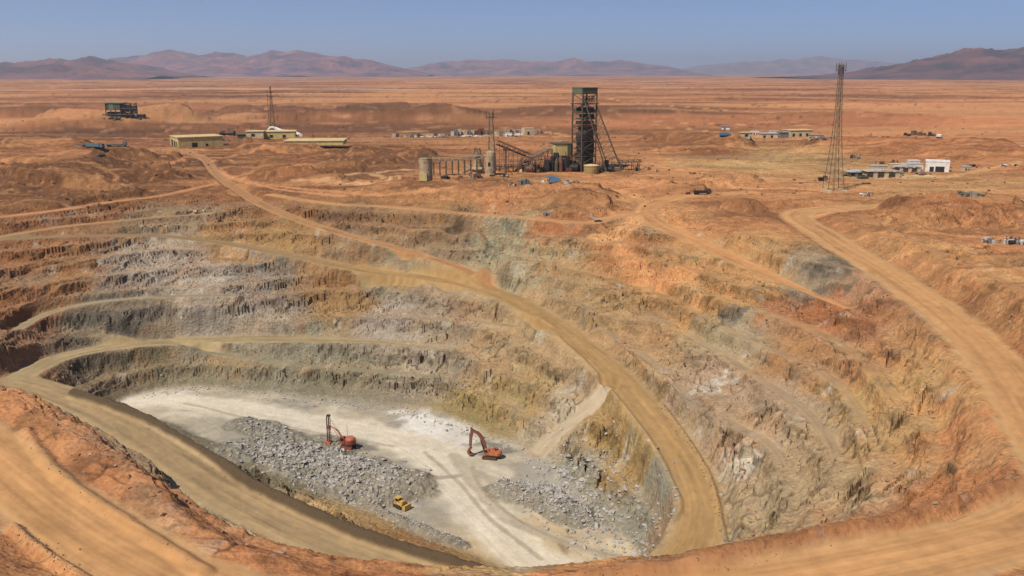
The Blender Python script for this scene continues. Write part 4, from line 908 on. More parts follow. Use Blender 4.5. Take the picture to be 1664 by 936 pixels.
clutter('scrap_heap', 'grey odds and ends right of the blue covered load', 'scrap', 925, 297, 28, 4, 9, ['grey', 'lgrey', 'teal', 'brown'], 15, depth=4)
clutter('scrap_heap', 'low grey pieces left of the blue covered load', 'scrap', 885, 295, 14, 4, 5, ['grey', 'lgrey', 'teal'], 16, depth=3)
t = thing('covered_load', 'blue covered load on a grey skid on the pale pad', 'load', 901, 296, .1); k = mpp(t)
MB().box(0, 0, 0, 20*k, 4.5, 1.1).build('skid', 'grey', t); MB().box(0, 0, 1.1, 16*k, 4, 4.2*k, 0, .88).build('cover', 'blue', t); MB().box(-2, -.2, 1.1+4.2*k, 4, 2, .6).build('hump', 'blue', t)
# ------------------------------------------------------------------ lattice masts
def mast(lab, u, v, hpx, wb, wt, nseg, leg, r, lean=0, mat='steel', brm='pale', pw=1.3):
    t = thing('lattice_mast', lab, 'lattice mast', u, v, 0 if lean else R(20)); k = mpp(t); h = hpx*k
    lg, br, rg = lattice(h, wb*k, wt*k, nseg, leg, r, lean=(lean*k, 0), pw=pw)
    for m in lg: m.build('leg', mat, t)
    br.build('bracing', brm, t); rg.build('ring_beam', brm, t); return t, k, h
t, k, h = mast('tallest lattice communication mast, standing alone right of the winding tower', 1354, 309, 198, 27, 6, 16, .17, .075, -4, pw=2.3)
LX = -4*k
def at_top(o): o.location.x = LX; return o
MB().box(LX, 0, h-10*k, 12*k, 12*k, .3).build('platform', 'steel', t); MB().box(LX, 0, h-4*k, 12*k, 12*k, .25).build('platform', 'steel', t)
m = MB()
for a, b in ((-1,-1),(1,-1),(1,1),(-1,1)): m.bar((LX+a*5.6*k, b*5.6*k, h-11*k), (LX+a*5.6*k, b*5.6*k, h+2*k), .14)
for z in (h-7.5*k, h-1*k, h-5.5*k):
    for a, b, c, d in ((-1,-1,1,-1),(1,-1,1,1),(1,1,-1,1),(-1,1,-1,-1)): m.bar((LX+a*5.6*k, b*5.6*k, z), (LX+c*5.6*k, d*5.6*k, z), .1)
m.build('handrail', 'steel', t)
for a in (-3, 0, 3.5): MB().bar((LX+a*k, 0, h-2*k), (LX+a*k, 0, h+(4 if a == 0 else 2.5)*k), .12).build('antenna', 'dsteel', t)
m = MB(); 
for i in range(60): z = h*i/60; x = LX*i/60; m.bar((x-.3, -.4, z), (x+.3, -.4, z), .06)
m.bar((-.3, -.4, 0), (LX-.3, -.4, h), .09); m.bar((.3, -.4, 0), (LX+.3, -.4, h), .09); m.build('ladder', 'dsteel', t)
for a in range(4):
    an = math.pi/4+a*math.pi/2; MB().box(13*k*1.414*math.cos(an), 13*k*1.414*math.sin(an), -1.6, 3, 3, 2.2).build('footing', 'beige', t)
mast('slim twin-topped lattice mast rising behind the middle silo', 800, 276, 92, 13, 5, 9, .24, .11, -2)
t = bpy.context.scene.objects['lattice_mast.001']; m = MB(); k = mpp(t); m.bar((-9*k, 0, 84*k), (4*k, 0, 84*k), .3); m.bar((-9*k, 0, 80*k), (-9*k, 0, 94*k), .16); m.bar((2*k, 0, 84*k), (2*k, 0, 96*k), .16); m.build('cross_arm', 'dsteel', t)
mast('far thin lattice mast on the brown ridge behind the white pipe', 443, 206, 64, 8, 1.4, 7, .24, .13, 0, 'steel', 'brown')
t = bpy.context.scene.objects['lattice_mast.002']; k = mpp(t); m = MB(); m.bar((-5*k, 0, 55*k), (5*k, 0, 55*k), .3); m.bar((-4*k, 0, 48*k), (4*k, 0, 48*k), .3); m.build('cross_arm', 'brown', t)
t = thing('aerial_pole', 'thin bare aerial pole just left of the far mast', 'pole', 437, 200); k = mpp(t); MB().bar((0, 0, -1), (0, 0, 52*k), .35, .2).build('pole', 'brown', t); MB().bar((-2*k, 0, 44*k), (2*k, 0, 44*k), .2).build('cross_arm', 'brown', t)
# ------------------------------------------------------------------ buildings
def building(lab, u, v, w_, d_, h_, a, wall='ochre', roof='ochrer', ov=.6, name='shed', cat='building', doors=(), flat=.5, panels=0, side=(), dz=0):
    """u, v: pixel of the corner nearest to the camera; doors: (x0, x1, height) on the front as fractions"""
    t = thing(name, lab, cat, u, v, R(a), dz=dz)
    cx, cy = (w_/2, d_/2) if a >= 0 else (-w_/2, d_/2)
    wl = MB().box(cx, cy, -2, w_, d_, h_+2).build('wall', wall, t)
    MB().box(cx, cy, h_, w_+ov*2, d_+ov*2, flat).build('roof', roof, t)
    for x0, x1, hh in doors: MB().box(cx-w_/2+w_*(x0+x1)/2, -.04, 0, w_*(x1-x0), .16, h_*hh).build('doorway', 'dark', wl)
    sx = 0 if a >= 0 else 0
    for y0, y1, hh in side: MB().box((0 if a >= 0 else 0)+(-.04 if a >= 0 else .04), d_*(y0+y1)/2, 0, .16, d_*(y1-y0), h_*hh).build('doorway', 'dark', wl)
    for i in range(panels):
        f = (i+.5)/panels; q = MB().box(cx-w_/2+w_*f, -.03, .2, w_/panels*.12, .12, h_-.4); q.build('wall_rib', wall, wl)
    return t
building('long ochre warehouse with dark doorways and a pale flat roof at the road head', 290, 240, 36, 27, 7.8, 33, 'ochre', 'ochrer', doors=((.3, .42, .45), (.6, .66, .3)), panels=14, side=((.12, .24, .55), (.34, .52, .6), (.64, .86, .7)))
building('low ochre shed with flat roof left of the white pipe', 428, 224, 28, 18, 5.2, 10, 'ochre', 'ochrer', doors=((.2, .3, .5), (.6, .7, .5)), panels=8)
building('small pale ochre shed adjoining the low shed on its left', 400, 222, 15, 14, 4.2, 8, 'beige', 'ochrer', doors=((.3, .5, .6),))
building('very low wide building with pale yellow roof dug into the mound', 462, 232, 46, 26, 1.1, 4, 'ochre', 'ochrer', panels=8)
building('dark green lean-to left of the low ochre sheds', 386, 225, 10, 7, 3.2, 10, 'green', 'green')
k1 = 0
t = building('white box shed with a dark doorway in the right yard', 1542, 280, 13.5, 13, 6, -24, 'white', 'white', ov=.15, doors=((.18, .36, .5), (.42, .8, .55)))
building('long beige office building with flat roof in the far right camp', 1284, 222, 24, 14, 5.6, 14, 'beige', 'ochrer', doors=((.1, .2, .5), (.4, .5, .5), (.7, .8, .5)), side=((.2, .4, .6),))
building('low pale hut row left of the long beige office', 1236, 224, 24, 9, 3.8, 4, 'beige', 'lgrey', doors=((.1, .2, .6), (.4, .5, .6), (.7, .8, .6)), panels=5)
building('small beige hut at the left end of the far right camp', 1205, 222, 9, 6, 3, 4, 'beige', 'ochrer', doors=((.3, .6, .6),))
building('grey low store block between pale huts and the beige office', 1268, 224, 8, 7, 4.6, 10, 'grey', 'grey')
building('tiny white cabin far out on the plain', 1186, 211, 9, 5, 3.0, -10, 'white', 'teal', doors=((.3, .5, .6),))
building('pale block house at the right end of the ruined wall', 852, 219, 11, 8, 6, 20, 'beige', 'beige', ov=.1, doors=((.3, .5, .5),))
building('small white cabin beside the ruined wall', 832, 222, 7, 5, 3, -10, 'white', 'lgrey', ov=.1, doors=((.3, .5, .6),))
# green screen house on the hill
t = thing('screen_house', 'dark green steel screening house on top of the left hill', 'plant building', 200, 190, 0); k = mpp(t)
wl = MB().box(-12*k, 0, 8, 24*k, 12, 11*k).build('wall', 'green', t); MB().box(-14*k, -6.1, 8, 7*k, .3, 10*k).build('open_bay', 'greenl', wl); MB().box(-22.5*k, -6.1, 8, 2*k, .3, 10*k).build('open_bay', 'dark', wl)
MB().box(-10*k, 0, 8+11*k, 32*k, 14, .8).build('roof', 'greenl', t)
for i, x in enumerate((-24, -16, -8, 0, 8, 16, 26)): MB().bar((x*k, -5, -3), (x*k, -5, (8 if x < 0 else 8+12*k)), .6).build('leg', 'dsteel', t)
m = MB()
for x in (0, 8, 16):
    m.bar((x*k, -5, 6), ((x+9)*k, -5, 8+11*k), .4); m.bar((x*k, -5, 8+11*k), ((x+9)*k, -5, 6), .4)
m.bar((0, -5, 8+11*k), (26*k, -5, 8+10*k), .45); m.bar((-30*k, -5, 3), (32*k, -5, 3), .5); m.bar((0, -5, 10), (26*k, -5, 10), .5); m.build('bracing', 'dsteel', t)
for x, z, w_, h_, mt in ((7, 8, 12, 8, 'dark'), (18, 6, 9, 9, 'green'), (-18, 0, 10, 8, 'dark'), (-4, 0, 12, 8, 'green'), (10, 0, 14, 7, 'dark'), (30, 0, 10, 5, 'dsteel')): MB().box(x*k, 0, z-2, w_*k, 8, h_).build('screen_box', mt, t)
clutter('ruined_platform', 'dark timber and steel debris below the green screening house', 'debris', 182, 193, 30, 5, 10, ['dark', 'dsteel', 'green'], 20, depth=10)
clutter('ruined_platform', 'dark broken platform right below the green screening house', 'debris', 226, 193, 36, 5, 12, ['dark', 'dsteel', 'brown'], 21, depth=10)
clutter('collapsed_conveyor', 'dark collapsed frames on the slope left of the low ochre sheds', 'debris', 372, 219, 30, 12, 10, ['dark', 'dsteel', 'brown'], 22, depth=10)
clutter('machine_row', 'dark machines lined up right of the ochre warehouse', 'machinery', 366, 229, 20, 6, 6, ['pale', 'grey', 'dark'], 23, depth=8)
clutter('ruin', 'ruined dark stone walls on a low knoll far right', 'ruin', 1494, 220, 42, 9, 11, ['dark', 'brown', 'steel', 'dsteel'], 24, depth=10)
t = thing('water_tank', 'small white round tank in front of the ruined knoll', 'tank', 1526, 224); k = mpp(t); MB().lathe([(4.6*k, 2*k), (4.8*k, 4.8*k), (2.5*k, 5.6*k), (.1, 5.8*k)], 16).build('shell', 'white', t, True)
for a in range(4): MB().bar((3.4*k*math.cos(a*1.57+.8), 3.4*k*math.sin(a*1.57+.8), -1), (3.4*k*math.cos(a*1.57+.8), 3.4*k*math.sin(a*1.57+.8), 2*k), .2).build('leg', 'steel', t)
# white pipe
def tube(lab, pts, r_, mat, name, cat):
    P = [hit(u, v) for u, v, h_ in pts]; t = thing(name, lab, cat, loc=P[0]); m = MB()
    Q = [p-P[0]+Vector((0, 0, h_)) for p, (u, v, h_) in zip(P, pts)]
    for a, b in zip(Q[:-1], Q[1:]): m.bar(a, b, r_, n=8)
    m.build('pipe', mat, t, True); return t
tube('fat white pipe lying over the mound behind the low sheds', [(438, 213, 3.5), (448, 213, 3), (458, 216, 2), (470, 216, 1.6), (482, 218, 1), (489, 222, 1)], 1.6, 'white', 'pipeline', 'pipe')
t = thing('pipe_arch', 'white hooped arch at the upper end of the fat pipe', 'arch', 443, 214); k = mpp(t); m = MB()
for i in range(9): a, b = math.pi*i/9, math.pi*(i+1)/9; m.bar((7*k*math.cos(a), 0, 7*k*math.sin(a)), (7*k*math.cos(b), 0, 7*k*math.sin(b)), 1.3, n=6)
m.build('hoop', 'white', t)
# ruined wall row
t = thing('ruined_wall', 'long low grey ruined wall behind the plant', 'wall', 640, 224, 0); p1, p2 = hit(640, 222), hit(885, 216)
rr = random.Random(5); n = 46
for i in range(n):
    f = i/n; p = p1.lerp(p2, f); m = MB(); h_ = rr.uniform(1.2, 5.0)*(.7+.6*(f > .35))
    m.box(p.x-t.location.x, p.y-t.location.y+rr.uniform(-3, 3), height(p.x, p.y)-t.location.z-1.5, (p2-p1).length/n*rr.uniform(.6, 1.15), rr.uniform(1.5, 4), h_+1.5, rr.uniform(-.2, .2), rr.uniform(.7, 1))
    m.build('wall_block', rr.choice(['plaster', 'brown', 'concrete', 'grey', 'concrete', 'dsteel']), t)
for u, v, w_, sd, lab in ((690, 223, 60, 31, 'white and grey rubble strewn before the left part of the ruined wall'), (760, 222, 50, 32, 'pale rubble before the middle of the ruined wall'), (815, 221, 36, 33, 'white rubble with dark pieces near the right of the ruined wall')):
    clutter('rubble_heap', lab, 'rubble', u, v, w_, 3, 14, ['plaster', 'white', 'grey', 'dark'], sd, depth=10, frames=False)
# right yard
for u, v, w_, d_, h_, a, wl_, rf_, lab in [(1418, 277, 9, 5, 2.6, 4, 'beige', 'lgrey', 'small beige hut behind the left store of the right yard'), (1448, 274, 12, 5, 2.6, 3, 'beige', 'ochrer', 'tan hut with pale roof behind the middle yard shelter'), (1500, 275, 12, 6, 3.0, -5, 'white', 'lgrey', 'low white lean-to joined to the left side of the white box shed'),
  (1478, 268, 7, 4, 2.6, 5, 'white', 'white', 'tiny white cabin behind the long open sided shelter'), (1566, 277, 5, 4, 2.2, 5, 'beige', 'lgrey', 'tiny beige kiosk just right of the white box shed'), (1252, 219, 9, 6, 3.2, 4, 'white', 'lgrey', 'small white hut behind the pale hut row'), (1318, 226, 10, 6, 2.6, 5, 'beige', 'grey', 'low beige annex at the right end of the long beige office'), (1222, 219, 7, 5, 3, 4, 'white', 'white', 'small white hut behind the small beige hut')]:
    building(lab, u, v, w_, d_, h_, a, wl_, rf_, ov=.2, doors=((.2, .4, .6), (.6, .75, .5)))
def shelter(lab, u, v, w_, d_, h_, rz, mt, rm='lgrey', open_=True):
    t = thing('shelter', lab, 'shelter', u, v, R(rz)); n = 6
    MB().prism([(-w_/2-.4, h_), (w_/2+.4, h_), (w_/2+.4, h_+.2), (0, h_+1.1), (-w_/2-.4, h_+.2)], -.4, d_+.4).build('roof', rm, t)
    for i in range(n+1):
        for y in (0, d_): MB().bar((-w_/2+w_*i/n, y, -1), (-w_/2+w_*i/n, y, h_), .14).build('post', 'steel', t)
    MB().box(0, d_*.6, -.5, w_*.94, d_*.7, h_*.85).build('back_wall', mt, t)
    for i in range(n):
        if i % 2: MB().box(-w_/2+w_*(i+.5)/n, .3, -.5, w_/n*.8, .2, h_*.95+.5).build('wall_panel', mt, t)
        else: MB().box(-w_/2+w_*(i+.5)/n, d_*.2, -.3, w_/n*.5, 2, h_*.5).build('stored_crate', 'brown', t)
    return t
shelter('long open sided yard shelter with pale roof, left of the white box shed', 1475, 280, 16, 6, 3.2, -3, 'beige')
shelter('mottled tan yard shelter with pale sheet roof in the middle of the right yard', 1436, 289, 20, 9, 3.6, 3, 'beige', 'plaster')
shelter('low metal roofed store at the left end of the right yard', 1402, 287, 15, 8, 2.6, 6, 'grey')
clutter('container_row', 'dark containers behind the yard shelters', 'containers', 1432, 266, 24, 6, 6, ['brown', 'dark', 'ochre'], 40, depth=6, frames=False)
clutter('stored_machinery', 'dark machine with a raised arm behind the right yard', 'machinery', 1455, 267, 12, 9, 6, ['dark', 'brown', 'steel'], 41, depth=4)
clutter('stored_machinery', 'green and dark bulky machines at the left of the right yard', 'machinery', 1402, 290, 16, 7, 7, ['green', 'dark', 'dsteel'], 42, depth=4)
clutter('stored_machinery', 'low dark vehicles and parts before the white box shed', 'machinery', 1500, 284, 30, 4, 9, ['dark', 'brown', 'grey'], 43, depth=5)
clutter('stored_machinery', 'dark machine left of the yard and right of the tall mast', 'machinery', 1375, 286, 12, 5, 5, ['dark', 'dsteel'], 44, depth=4)
clutter('yard_frames', 'jumbled pale steel frames between shelters', 'machinery', 1462, 283, 22, 6, 8, ['beige', 'pale', 'grey', 'plaster'], 45, depth=6)
clutter('scrap_heap', 'blue grey wreck on the plain behind the tall mast', 'scrap', 1389, 257, 20, 7, 7, ['teal', 'dsteel', 'dark'], 46, depth=6)
clutter('scrap_heap', 'grey sheet metal and crates right of the foot of the tall mast', 'scrap', 1409, 318, 16, 7, 7, ['lgrey', 'teal', 'grey', 'dark'], 47, depth=4)
clutter('scrap_heap', 'wide blue grey scrap heap at the right edge of the pale flat', 'scrap', 1580, 317, 46, 7, 12, ['teal', 'grey', 'green', 'pale'], 48, depth=6)
clutter('scrap_heap', 'dark scattered parts right of the white box shed', 'scrap', 1585, 271, 26, 5, 6, ['brown', 'grey', 'dark'], 49, depth=8)
clutter('scrap_heap', 'pale slabs and dark parts at the right edge of the yard plain', 'scrap', 1640, 270, 26, 4, 6, ['lgrey', 'dark', 'plaster'], 50, depth=6)
clutter('scrap_heap', 'dark low heap at the left rim of the pale flat', 'scrap', 1130, 283, 24, 4, 6, ['dark', 'ochre', 'brown'], 51, depth=5)
clutter('plant_wreck', 'large dark wrecked machine on the orange bank at the right edge', 'machinery', 1648, 396, 30, 13, 10, ['dark', 'lgrey', 'teal', 'dsteel'], 52, depth=4)
clutter('scrap_heap', 'grey scrap parts left of the wrecked machine at the right edge', 'scrap', 1605, 394, 36, 8, 9, ['teal', 'lgrey', 'grey', 'dark'], 53, depth=4)
clutter('scrap_heap', 'small grey load on the rim road above the grey rock', 'scrap', 888, 349, 16, 5, 6, ['grey', 'teal', 'dark'], 54, depth=3)
clutter('scrap_heap', 'few dark parts on the pale fork of the tracks', 'scrap', 972, 360, 10, 4, 4, ['dark', 'brown'], 55, depth=2)
clutter('scrap_heap', 'stacked planks and stones at the bend of the left haul road', 'scrap', 318, 345, 30, 5, 8, ['plaster', 'brown', 'grey'], 56, depth=3)
clutter('scrap_heap', 'dark vehicle wreck on the flat left of the warehouse', 'scrap', 164, 254, 14, 6, 5, ['dark', 'teal'], 57, depth=5)
clutter('scrap_heap', 'pale camp stores left of the far right huts', 'scrap', 1212, 222, 16, 3, 5, ['plaster', 'dark', 'teal'], 58, depth=6, frames=False)
clutter('scrap_heap', 'dark pipe stacks right of the long beige office', 'scrap', 1332, 224, 34, 4, 8, ['dark', 'grey', 'teal', 'plaster'], 59, depth=6, frames=False)
clutter('scrap_heap', 'dark drums and debris scattered left of the small dark truck', 'scrap', 1118, 315, 8, 5, 4, ['dark', 'brown'], 60, depth=2)
# ------------------------------------------------------------------ vehicles
def truck(lab, u, v, rz, L_=7.5, body='grey', cabm='white', bed='flat', group=None):
    t = thing('parked_truck', lab, 'truck', u, v, R(rz), group); W_ = 2.5
    MB().box(0, 0, .75, L_, W_*.8, .35).build('chassis', 'dsteel', t)
    m = MB().prism([(L_/2-2.1, 1.0), (L_/2, 1.0), (L_/2, 2.0), (L_/2-.5, 3.0), (L_/2-2.1, 3.0)], -W_/2, W_/2); cb = m.build('cab', cabm, t)
    MB().prism([(L_/2-.02, 2.05), (L_/2+.03, 2.05), (L_/2-.44, 2.85), (L_/2-.5, 2.85)], -W_/2*.85, W_/2*.85).build('windscreen', 'glass', cb)
    if bed == 'flat': MB().box(-1.2, 0, 1.1, L_-2.6, W_, .9).build('cargo_bed', body, t)
    else: MB().box(-1.2, 0, 1.1, L_-2.6, W_, 2.1, 0, .96).build('cargo_box', body, t)
    for x in (L_/2-1.2, -L_/2+2.2, -L_/2+.9):
        for y in (-W_/2+.15, W_/2-.15): MB().bar((x, y-.2, .5), (x, y+.2, .5), .52, n=12).build('wheel', 'black', t)
    return t
truck('dark grey truck parked on the plateau at the head of the middle ramp', 1141, 316, 5, 9, 'dark', 'dsteel')
truck('blue grey truck, left one of the group left of the warehouse', 138, 238, 10, 14, 'teal', 'dsteel', 'flat')
truck('grey blue truck, middle one of the group left of the warehouse', 155, 241, -15, 13, 'teal', 'teal', 'box')
truck('grey truck, right one of the group left of the warehouse', 190, 238, 8, 13, 'grey', 'teal', 'flat')
truck('blue van parked left of the huts in the far right camp', 1178, 222, 4, 9, 'blue', 'blue', 'box')
truck('white truck standing before the ruined wall', 843, 222, 4, 8, 'white', 'white', 'box')
truck('dark jeep left of the tall mast foot on the brown flat', 1337, 294, 4, 5, 'dark', 'brown', 'flat')
# ------------------------------------------------------------------ pit machines
def tracks(t, L_, gauge, h, w_, mat='track'):
    for y in (-gauge/2, gauge/2):
        pts = []
        for i in range(9): a = math.pi/2+math.pi*i/8; pts.append((-L_/2+h/2+h/2*math.cos(a), h/2+h/2*math.sin(a)))
        for i in range(9): a = -math.pi/2+math.pi*i/8; pts.append((L_/2-h/2+h/2*math.cos(a), h/2+h/2*math.sin(a)))
        tr = MB().prism(pts, y-w_/2, y+w_/2).build('track', mat, t)
        for i in range(5): x = -L_/2+h/2+(L_-h)*i/4; MB().bar((x, y-w_/2-.06, h*.45), (x, y+w_/2+.06, h*.45), h*.27, n=10).build('roller', 'red' if mat == 'red' else 'brown', tr)
        sh = MB()
        for i in range(22):
            x = -L_/2+h*.4+(L_-h*.8)*i/21; sh.box(x, y, h-.02, .14, w_*1.04, .09)
        sh.build('track_shoe', 'dsteel', tr)
# excavator
e = thing('excavator', 'orange crawler excavator with its arm hanging down over the pale pit floor', 'excavator', 797, 744, R(166)); k = mpp(e); S_ = 1.0
tracks(e, 5.2, 3.3, 1.15, .75, 'track')
MB().lathe([(1.1, 1.0), (1.1, 1.5)], 16).build('turntable', 'dsteel', e)
b_ = MB().box(-.9, 0, 1.5, 4.6, 3.0, 1.5, 0, .94).build('body', 'orange', e)
MB().lathe([(1.5, 1.55), (1.55, 2.4), (1.3, 3.05)], 14, -2.6, 0).build('counterweight', 'orange', e)
c_ = MB().prism([(.2, 1.55), (2.0, 1.55), (2.1, 2.4), (1.7, 3.7), (.2, 3.7)], .55, 1.6).build('cab', 'orange', e)
MB().box(1.2, 1.62, 2.5, 1.2, .06, .95).build('side_window', 'glass', c_); MB().prism([(2.03, 1.9), (2.16, 2.4), (1.78, 3.55), (1.7, 3.5), (2.0, 2.4)], .62, 1.52).build('windscreen', 'glass', c_)
MB().box(-1.7, -.5, 3.0, 1.6, 1.4, .55).build('engine_cover', 'red', e); MB().bar((-2.0, .7, 2.9), (-2.0, .7, 4.1), .12, n=8).build('exhaust', 'black', e)
MB().bar((-2.6, -1.4, 3.1), (.2, -1.4, 3.4), .06).build('handrail', 'yellow', e)
bw = .32
bm_ = MB(); bp_ = [(1.3, 1.9), (1.9, 4.4), (2.9, 7.0), (4.6, 8.9), (6.4, 9.3)]; wd = [.5, .62, .62, .5, .34]
up = [(x-w_*.8*math.sin(.8 if i else 1.3), z+w_*(.2 if i < 2 else .9)) for i, ((x, z), w_) in enumerate(zip(bp_, wd))]; lo = [(x+w_*.8, z-w_*(.0 if i < 2 else .6)) for i, ((x, z), w_) in enumerate(zip(bp_, wd))]
bm_.prism(up+lo[::-1], -bw, bw); bo = bm_.build('boom', 'boom', e)
MB().bar((2.1, -.42, 2.2), (3.4, -.42, 6.6), .17, n=8).build('boom_cylinder', 'dsteel', bo); MB().bar((2.1, .42, 2.2), (3.4, .42, 6.6), .17, n=8).build('boom_cylinder', 'dsteel', bo)
MB().bar((3.4, 0, 8.6), (6.7, 0, 10.2), .17, n=8).build('stick_cylinder', 'dsteel', bo)
MB().prism([(6.1, 9.0), (6.5, 10.6), (7.0, 10.6), (7.1, 9.2), (7.3, 2.6), (6.9, 2.5), (6.5, 6.5)], -.26, .26).build('stick', 'boom', e)
MB().bar((7.35, 0, 8.0), (7.55, 0, 3.6), .14, n=8).build('bucket_cylinder', 'dsteel', e)
MB().prism([(6.6, 2.9), (7.7, 3.0), (8.2, 2.0), (8.1, .9), (7.2, .35), (6.3, .7), (6.9, 1.1), (7.4, 1.5), (7.2, 2.2)], -.75, .75).build('bucket', 'boom', e)
m = MB()
for y in (-.6, -.2, .2, .6): m.bar((6.5, y, .75), (5.9, y, .6), .09, .03)
m.build('bucket_tooth', 'dsteel', e)
e.scale = (.88, .88, .88)
# drill rig
d = thing('drill_rig', 'red crawler drill rig with a tall dark mast on the rubble', 'drill rig', 566, 727, R(160)); k = mpp(d)
tracks(d, 4.2, 2.9, 1.0, .6, 'red')
MB().box(-.2, 0, 1.0, 3.6, 2.6, .5).build('deck', 'dsteel', d)
MB().lathe([(1.7, 1.5), (1.8, 1.9), (1.75, 3.0), (1.5, 3.25)], 18, -.8, 0).build('engine_drum', 'red', d, True)
MB().lathe([(1.4, 3.25), (1.2, 3.55)], 14, -.8, 0).build('drum_cap', 'orange', d)
c_ = MB().prism([(.7, 1.5), (2.2, 1.5), (2.1, 3.6), (.8, 3.7)], -.1, 1.2).build('cab', 'red', d); MB().box(1.5, 1.22, 2.4, 1.1, .06, .9).build('side_window', 'glass', c_); MB().box(2.2, .55, 2.4, .06, 1.0, .9).build('windscreen', 'glass', c_)
MB().bar((.6, -.8, 3.2), (.6, -.8, 7.0), .06, n=6).build('whip_aerial', 'dsteel', d)
ar = MB(); ar.bar((1.6, 0, 2.4), (3.4, 0, 5.2), .26); ar.bar((3.4, 0, 5.2), (6.2, 0, 6.4), .24); ar.bar((2.6, .5, 2.6), (4.6, .4, 5.4), .12); ar.bar((2.6, -.5, 2.6), (4.6, -.4, 5.4), .12); ar.build('support_arm', 'red', d)
ms = MB(); mx = 6.6
for x in (mx-.35, mx+.35):
    for y in (-.35, .35): ms.bar((x, y, .9), (x, y, 9.6), .09)
for i in range(12):
    z = .9+i*.72; ms.bar((mx-.35, -.35, z), (mx+.35, -.35, z+.72), .05); ms.bar((mx-.35, .35, z+.72), (mx+.35, .35, z), .05); ms.bar((mx-.35, -.35, z), (mx-.35, .35, z+.72), .05)
ms.build('mast', 'dsteel', d); MB().bar((mx, 0, .2), (mx, 0, 9.0), .16, n=8).build('drill_rod', 'brown', d); MB().box(mx, 0, 5.2, .9, .8, 1.1).build('drill_head', 'red', d); MB().box(mx, 0, 9.4, 1.0, .9, .5).build('mast_crown', 'dsteel', d)
st = MB(); st.bar((mx+.8, 0, .4), (mx+.8, 0, 9.2), .12); st.build('feed_rail', 'dsteel', d)
MB().box(mx+.7, 0, .25, 2.6, 1.8, .75).build('foot_plate', 'orange', d); MB().bar((2.0, .2, 3.6), (mx-.2, 0, 9.0), .06).build('stay_cable', 'black', d)
# dozer
z = thing('bulldozer', 'small yellow crawler loader standing at the foot of the rubble', 'bulldozer', 650, 824, R(-38)); k = mpp(z)
tracks(z, 3.6, 2.3, 1.0, .55, 'black')
MB().box(-.3, 0, .9, 3.4, 1.7, .7).build('frame', 'yellow', z); MB().box(1.0, 0, 1.5, 1.7, 1.5, .95, 0, .9).build('engine_hood', 'yellow', z)
c_ = MB()
for x in (-1.3, .1):
    for y in (-.75, .75): c_.bar((x, y, 1.6), (x, y, 3.1), .09)
c_.box(-.6, 0, 1.5, 1.4, 1.5, .55); c_ = c_.build('cab', 'yellow', z); MB().box(-.6, 0, 2.05, 1.3, 1.4, .95).build('cab_glass', 'glass', c_); MB().box(-.6, 0, 3.1, 1.9, 1.9, .18).build('roof', 'yellow', c_)
MB().bar((.9, .35, 2.4), (.9, .35, 3.2), .08, n=8).build('exhaust', 'black', z)
MB().prism([(2.2, .3), (3.5, .2), (3.6, 1.9), (3.1, 2.0), (2.3, 1.5)], -1.4, 1.4).build('bucket', 'yellow', z); MB().prism([(3.1, 1.9), (3.55, 1.8), (3.5, .45), (2.9, .6)], -1.42, -1.36).build('bucket_side', 'ochre', z)
for y in (-1.0, 1.0): MB().bar((-.2, y, 1.6), (2.4, y, 1.0), .14).build('lift_arm', 'yellow', z)
MB().box(-2.2, 0, .6, .5, 1.8, .8).build('ripper_beam', 'dsteel', z)
z.scale = (.86, .86, .86)
# ------------------------------------------------------------------ rocks
def rock_mesh(seed, flat=.7):
    rr = np.random.RandomState(seed); P = rr.normal(size=(12, 3)); P /= np.linalg.norm(P, axis=1)[:, None]; P *= rr.uniform(.75, 1.1, (12, 1)); P[:, 2] *= flat; P[:, 1] *= rr.uniform(.65, 1)
    import bmesh
    bm = bmesh.new(); [bm.verts.new(p) for p in P]; r = bmesh.ops.convex_hull(bm, input=bm.verts)
    bmesh.ops.delete(bm, geom=[g for g in bm.verts if not g.link_faces], context='VERTS'); me = bpy.data.meshes.new('boulder'); bm.to_mesh(me); bm.free(); return me
RM = [rock_mesh(i) for i in range(8)]
RA = []
for me in RM:
    v = np.empty(len(me.vertices)*3); me.vertices.foreach_get('co', v); RA.append((v.reshape(-1, 3), [tuple(p.vertices) for p in me.polygons]))
def heights(xy):
    return np.array(fields(np.ascontiguousarray(xy[:, 0]), np.ascontiguousarray(xy[:, 1]))[0])
def scatter_line(px, zc, n, half, seed, world=None):
    rr = np.random.RandomState(seed); P = catmull([at(u, v, zc) for u, v in px]) if world is None else world
    i = rr.randint(0, len(P)-1, n); f = rr.rand(n); base = P[i, :2]*(1-f[:, None])+P[i+1, :2]*f[:, None]
    return base+rr.normal(size=(n, 2))*half
def rocks_stuff(name, xy, smin, smax, mat, seed, sink=.15, power=2.6):
    rr = np.random.RandomState(seed); z_ = heights(xy); V = []; Fc = []; o = 0
    for (x, y), zz in zip(xy, z_):
        a, f = RA[rr.randint(8)]; s = smin+(smax-smin)*rr.rand()**power; th = rr.rand()*6.28; c, q = math.cos(th), math.sin(th)
        M_ = np.array([[c, -q, 0], [q, c, 0], [0, 0, 1]]); V.append(a@M_.T*s+np.array([x, y, zz+s*sink])); Fc += [tuple(i+o for i in g) for g in f]; o += len(a)
    me = bpy.data.meshes.new(name); me.from_pydata(np.concatenate(V).tolist(), [], Fc); me.materials.append(Mt[mat]); ob = bpy.data.objects.new(name, me); scn.collection.objects.link(ob); ob['kind'] = 'stuff'; ob['label'] = name.replace('_', ' ')+' lying loose'; return ob
pile_xy = [scatter_line(None, 0, 4200, PW[0][1]*.44, 1, PW[0][0]), scatter_line(None, 0, 1500, PW[1][1]*.45, 2, PW[1][0]), scatter_line(None, 0, 350, PW[2][1]*.5, 3, PW[2][0])]
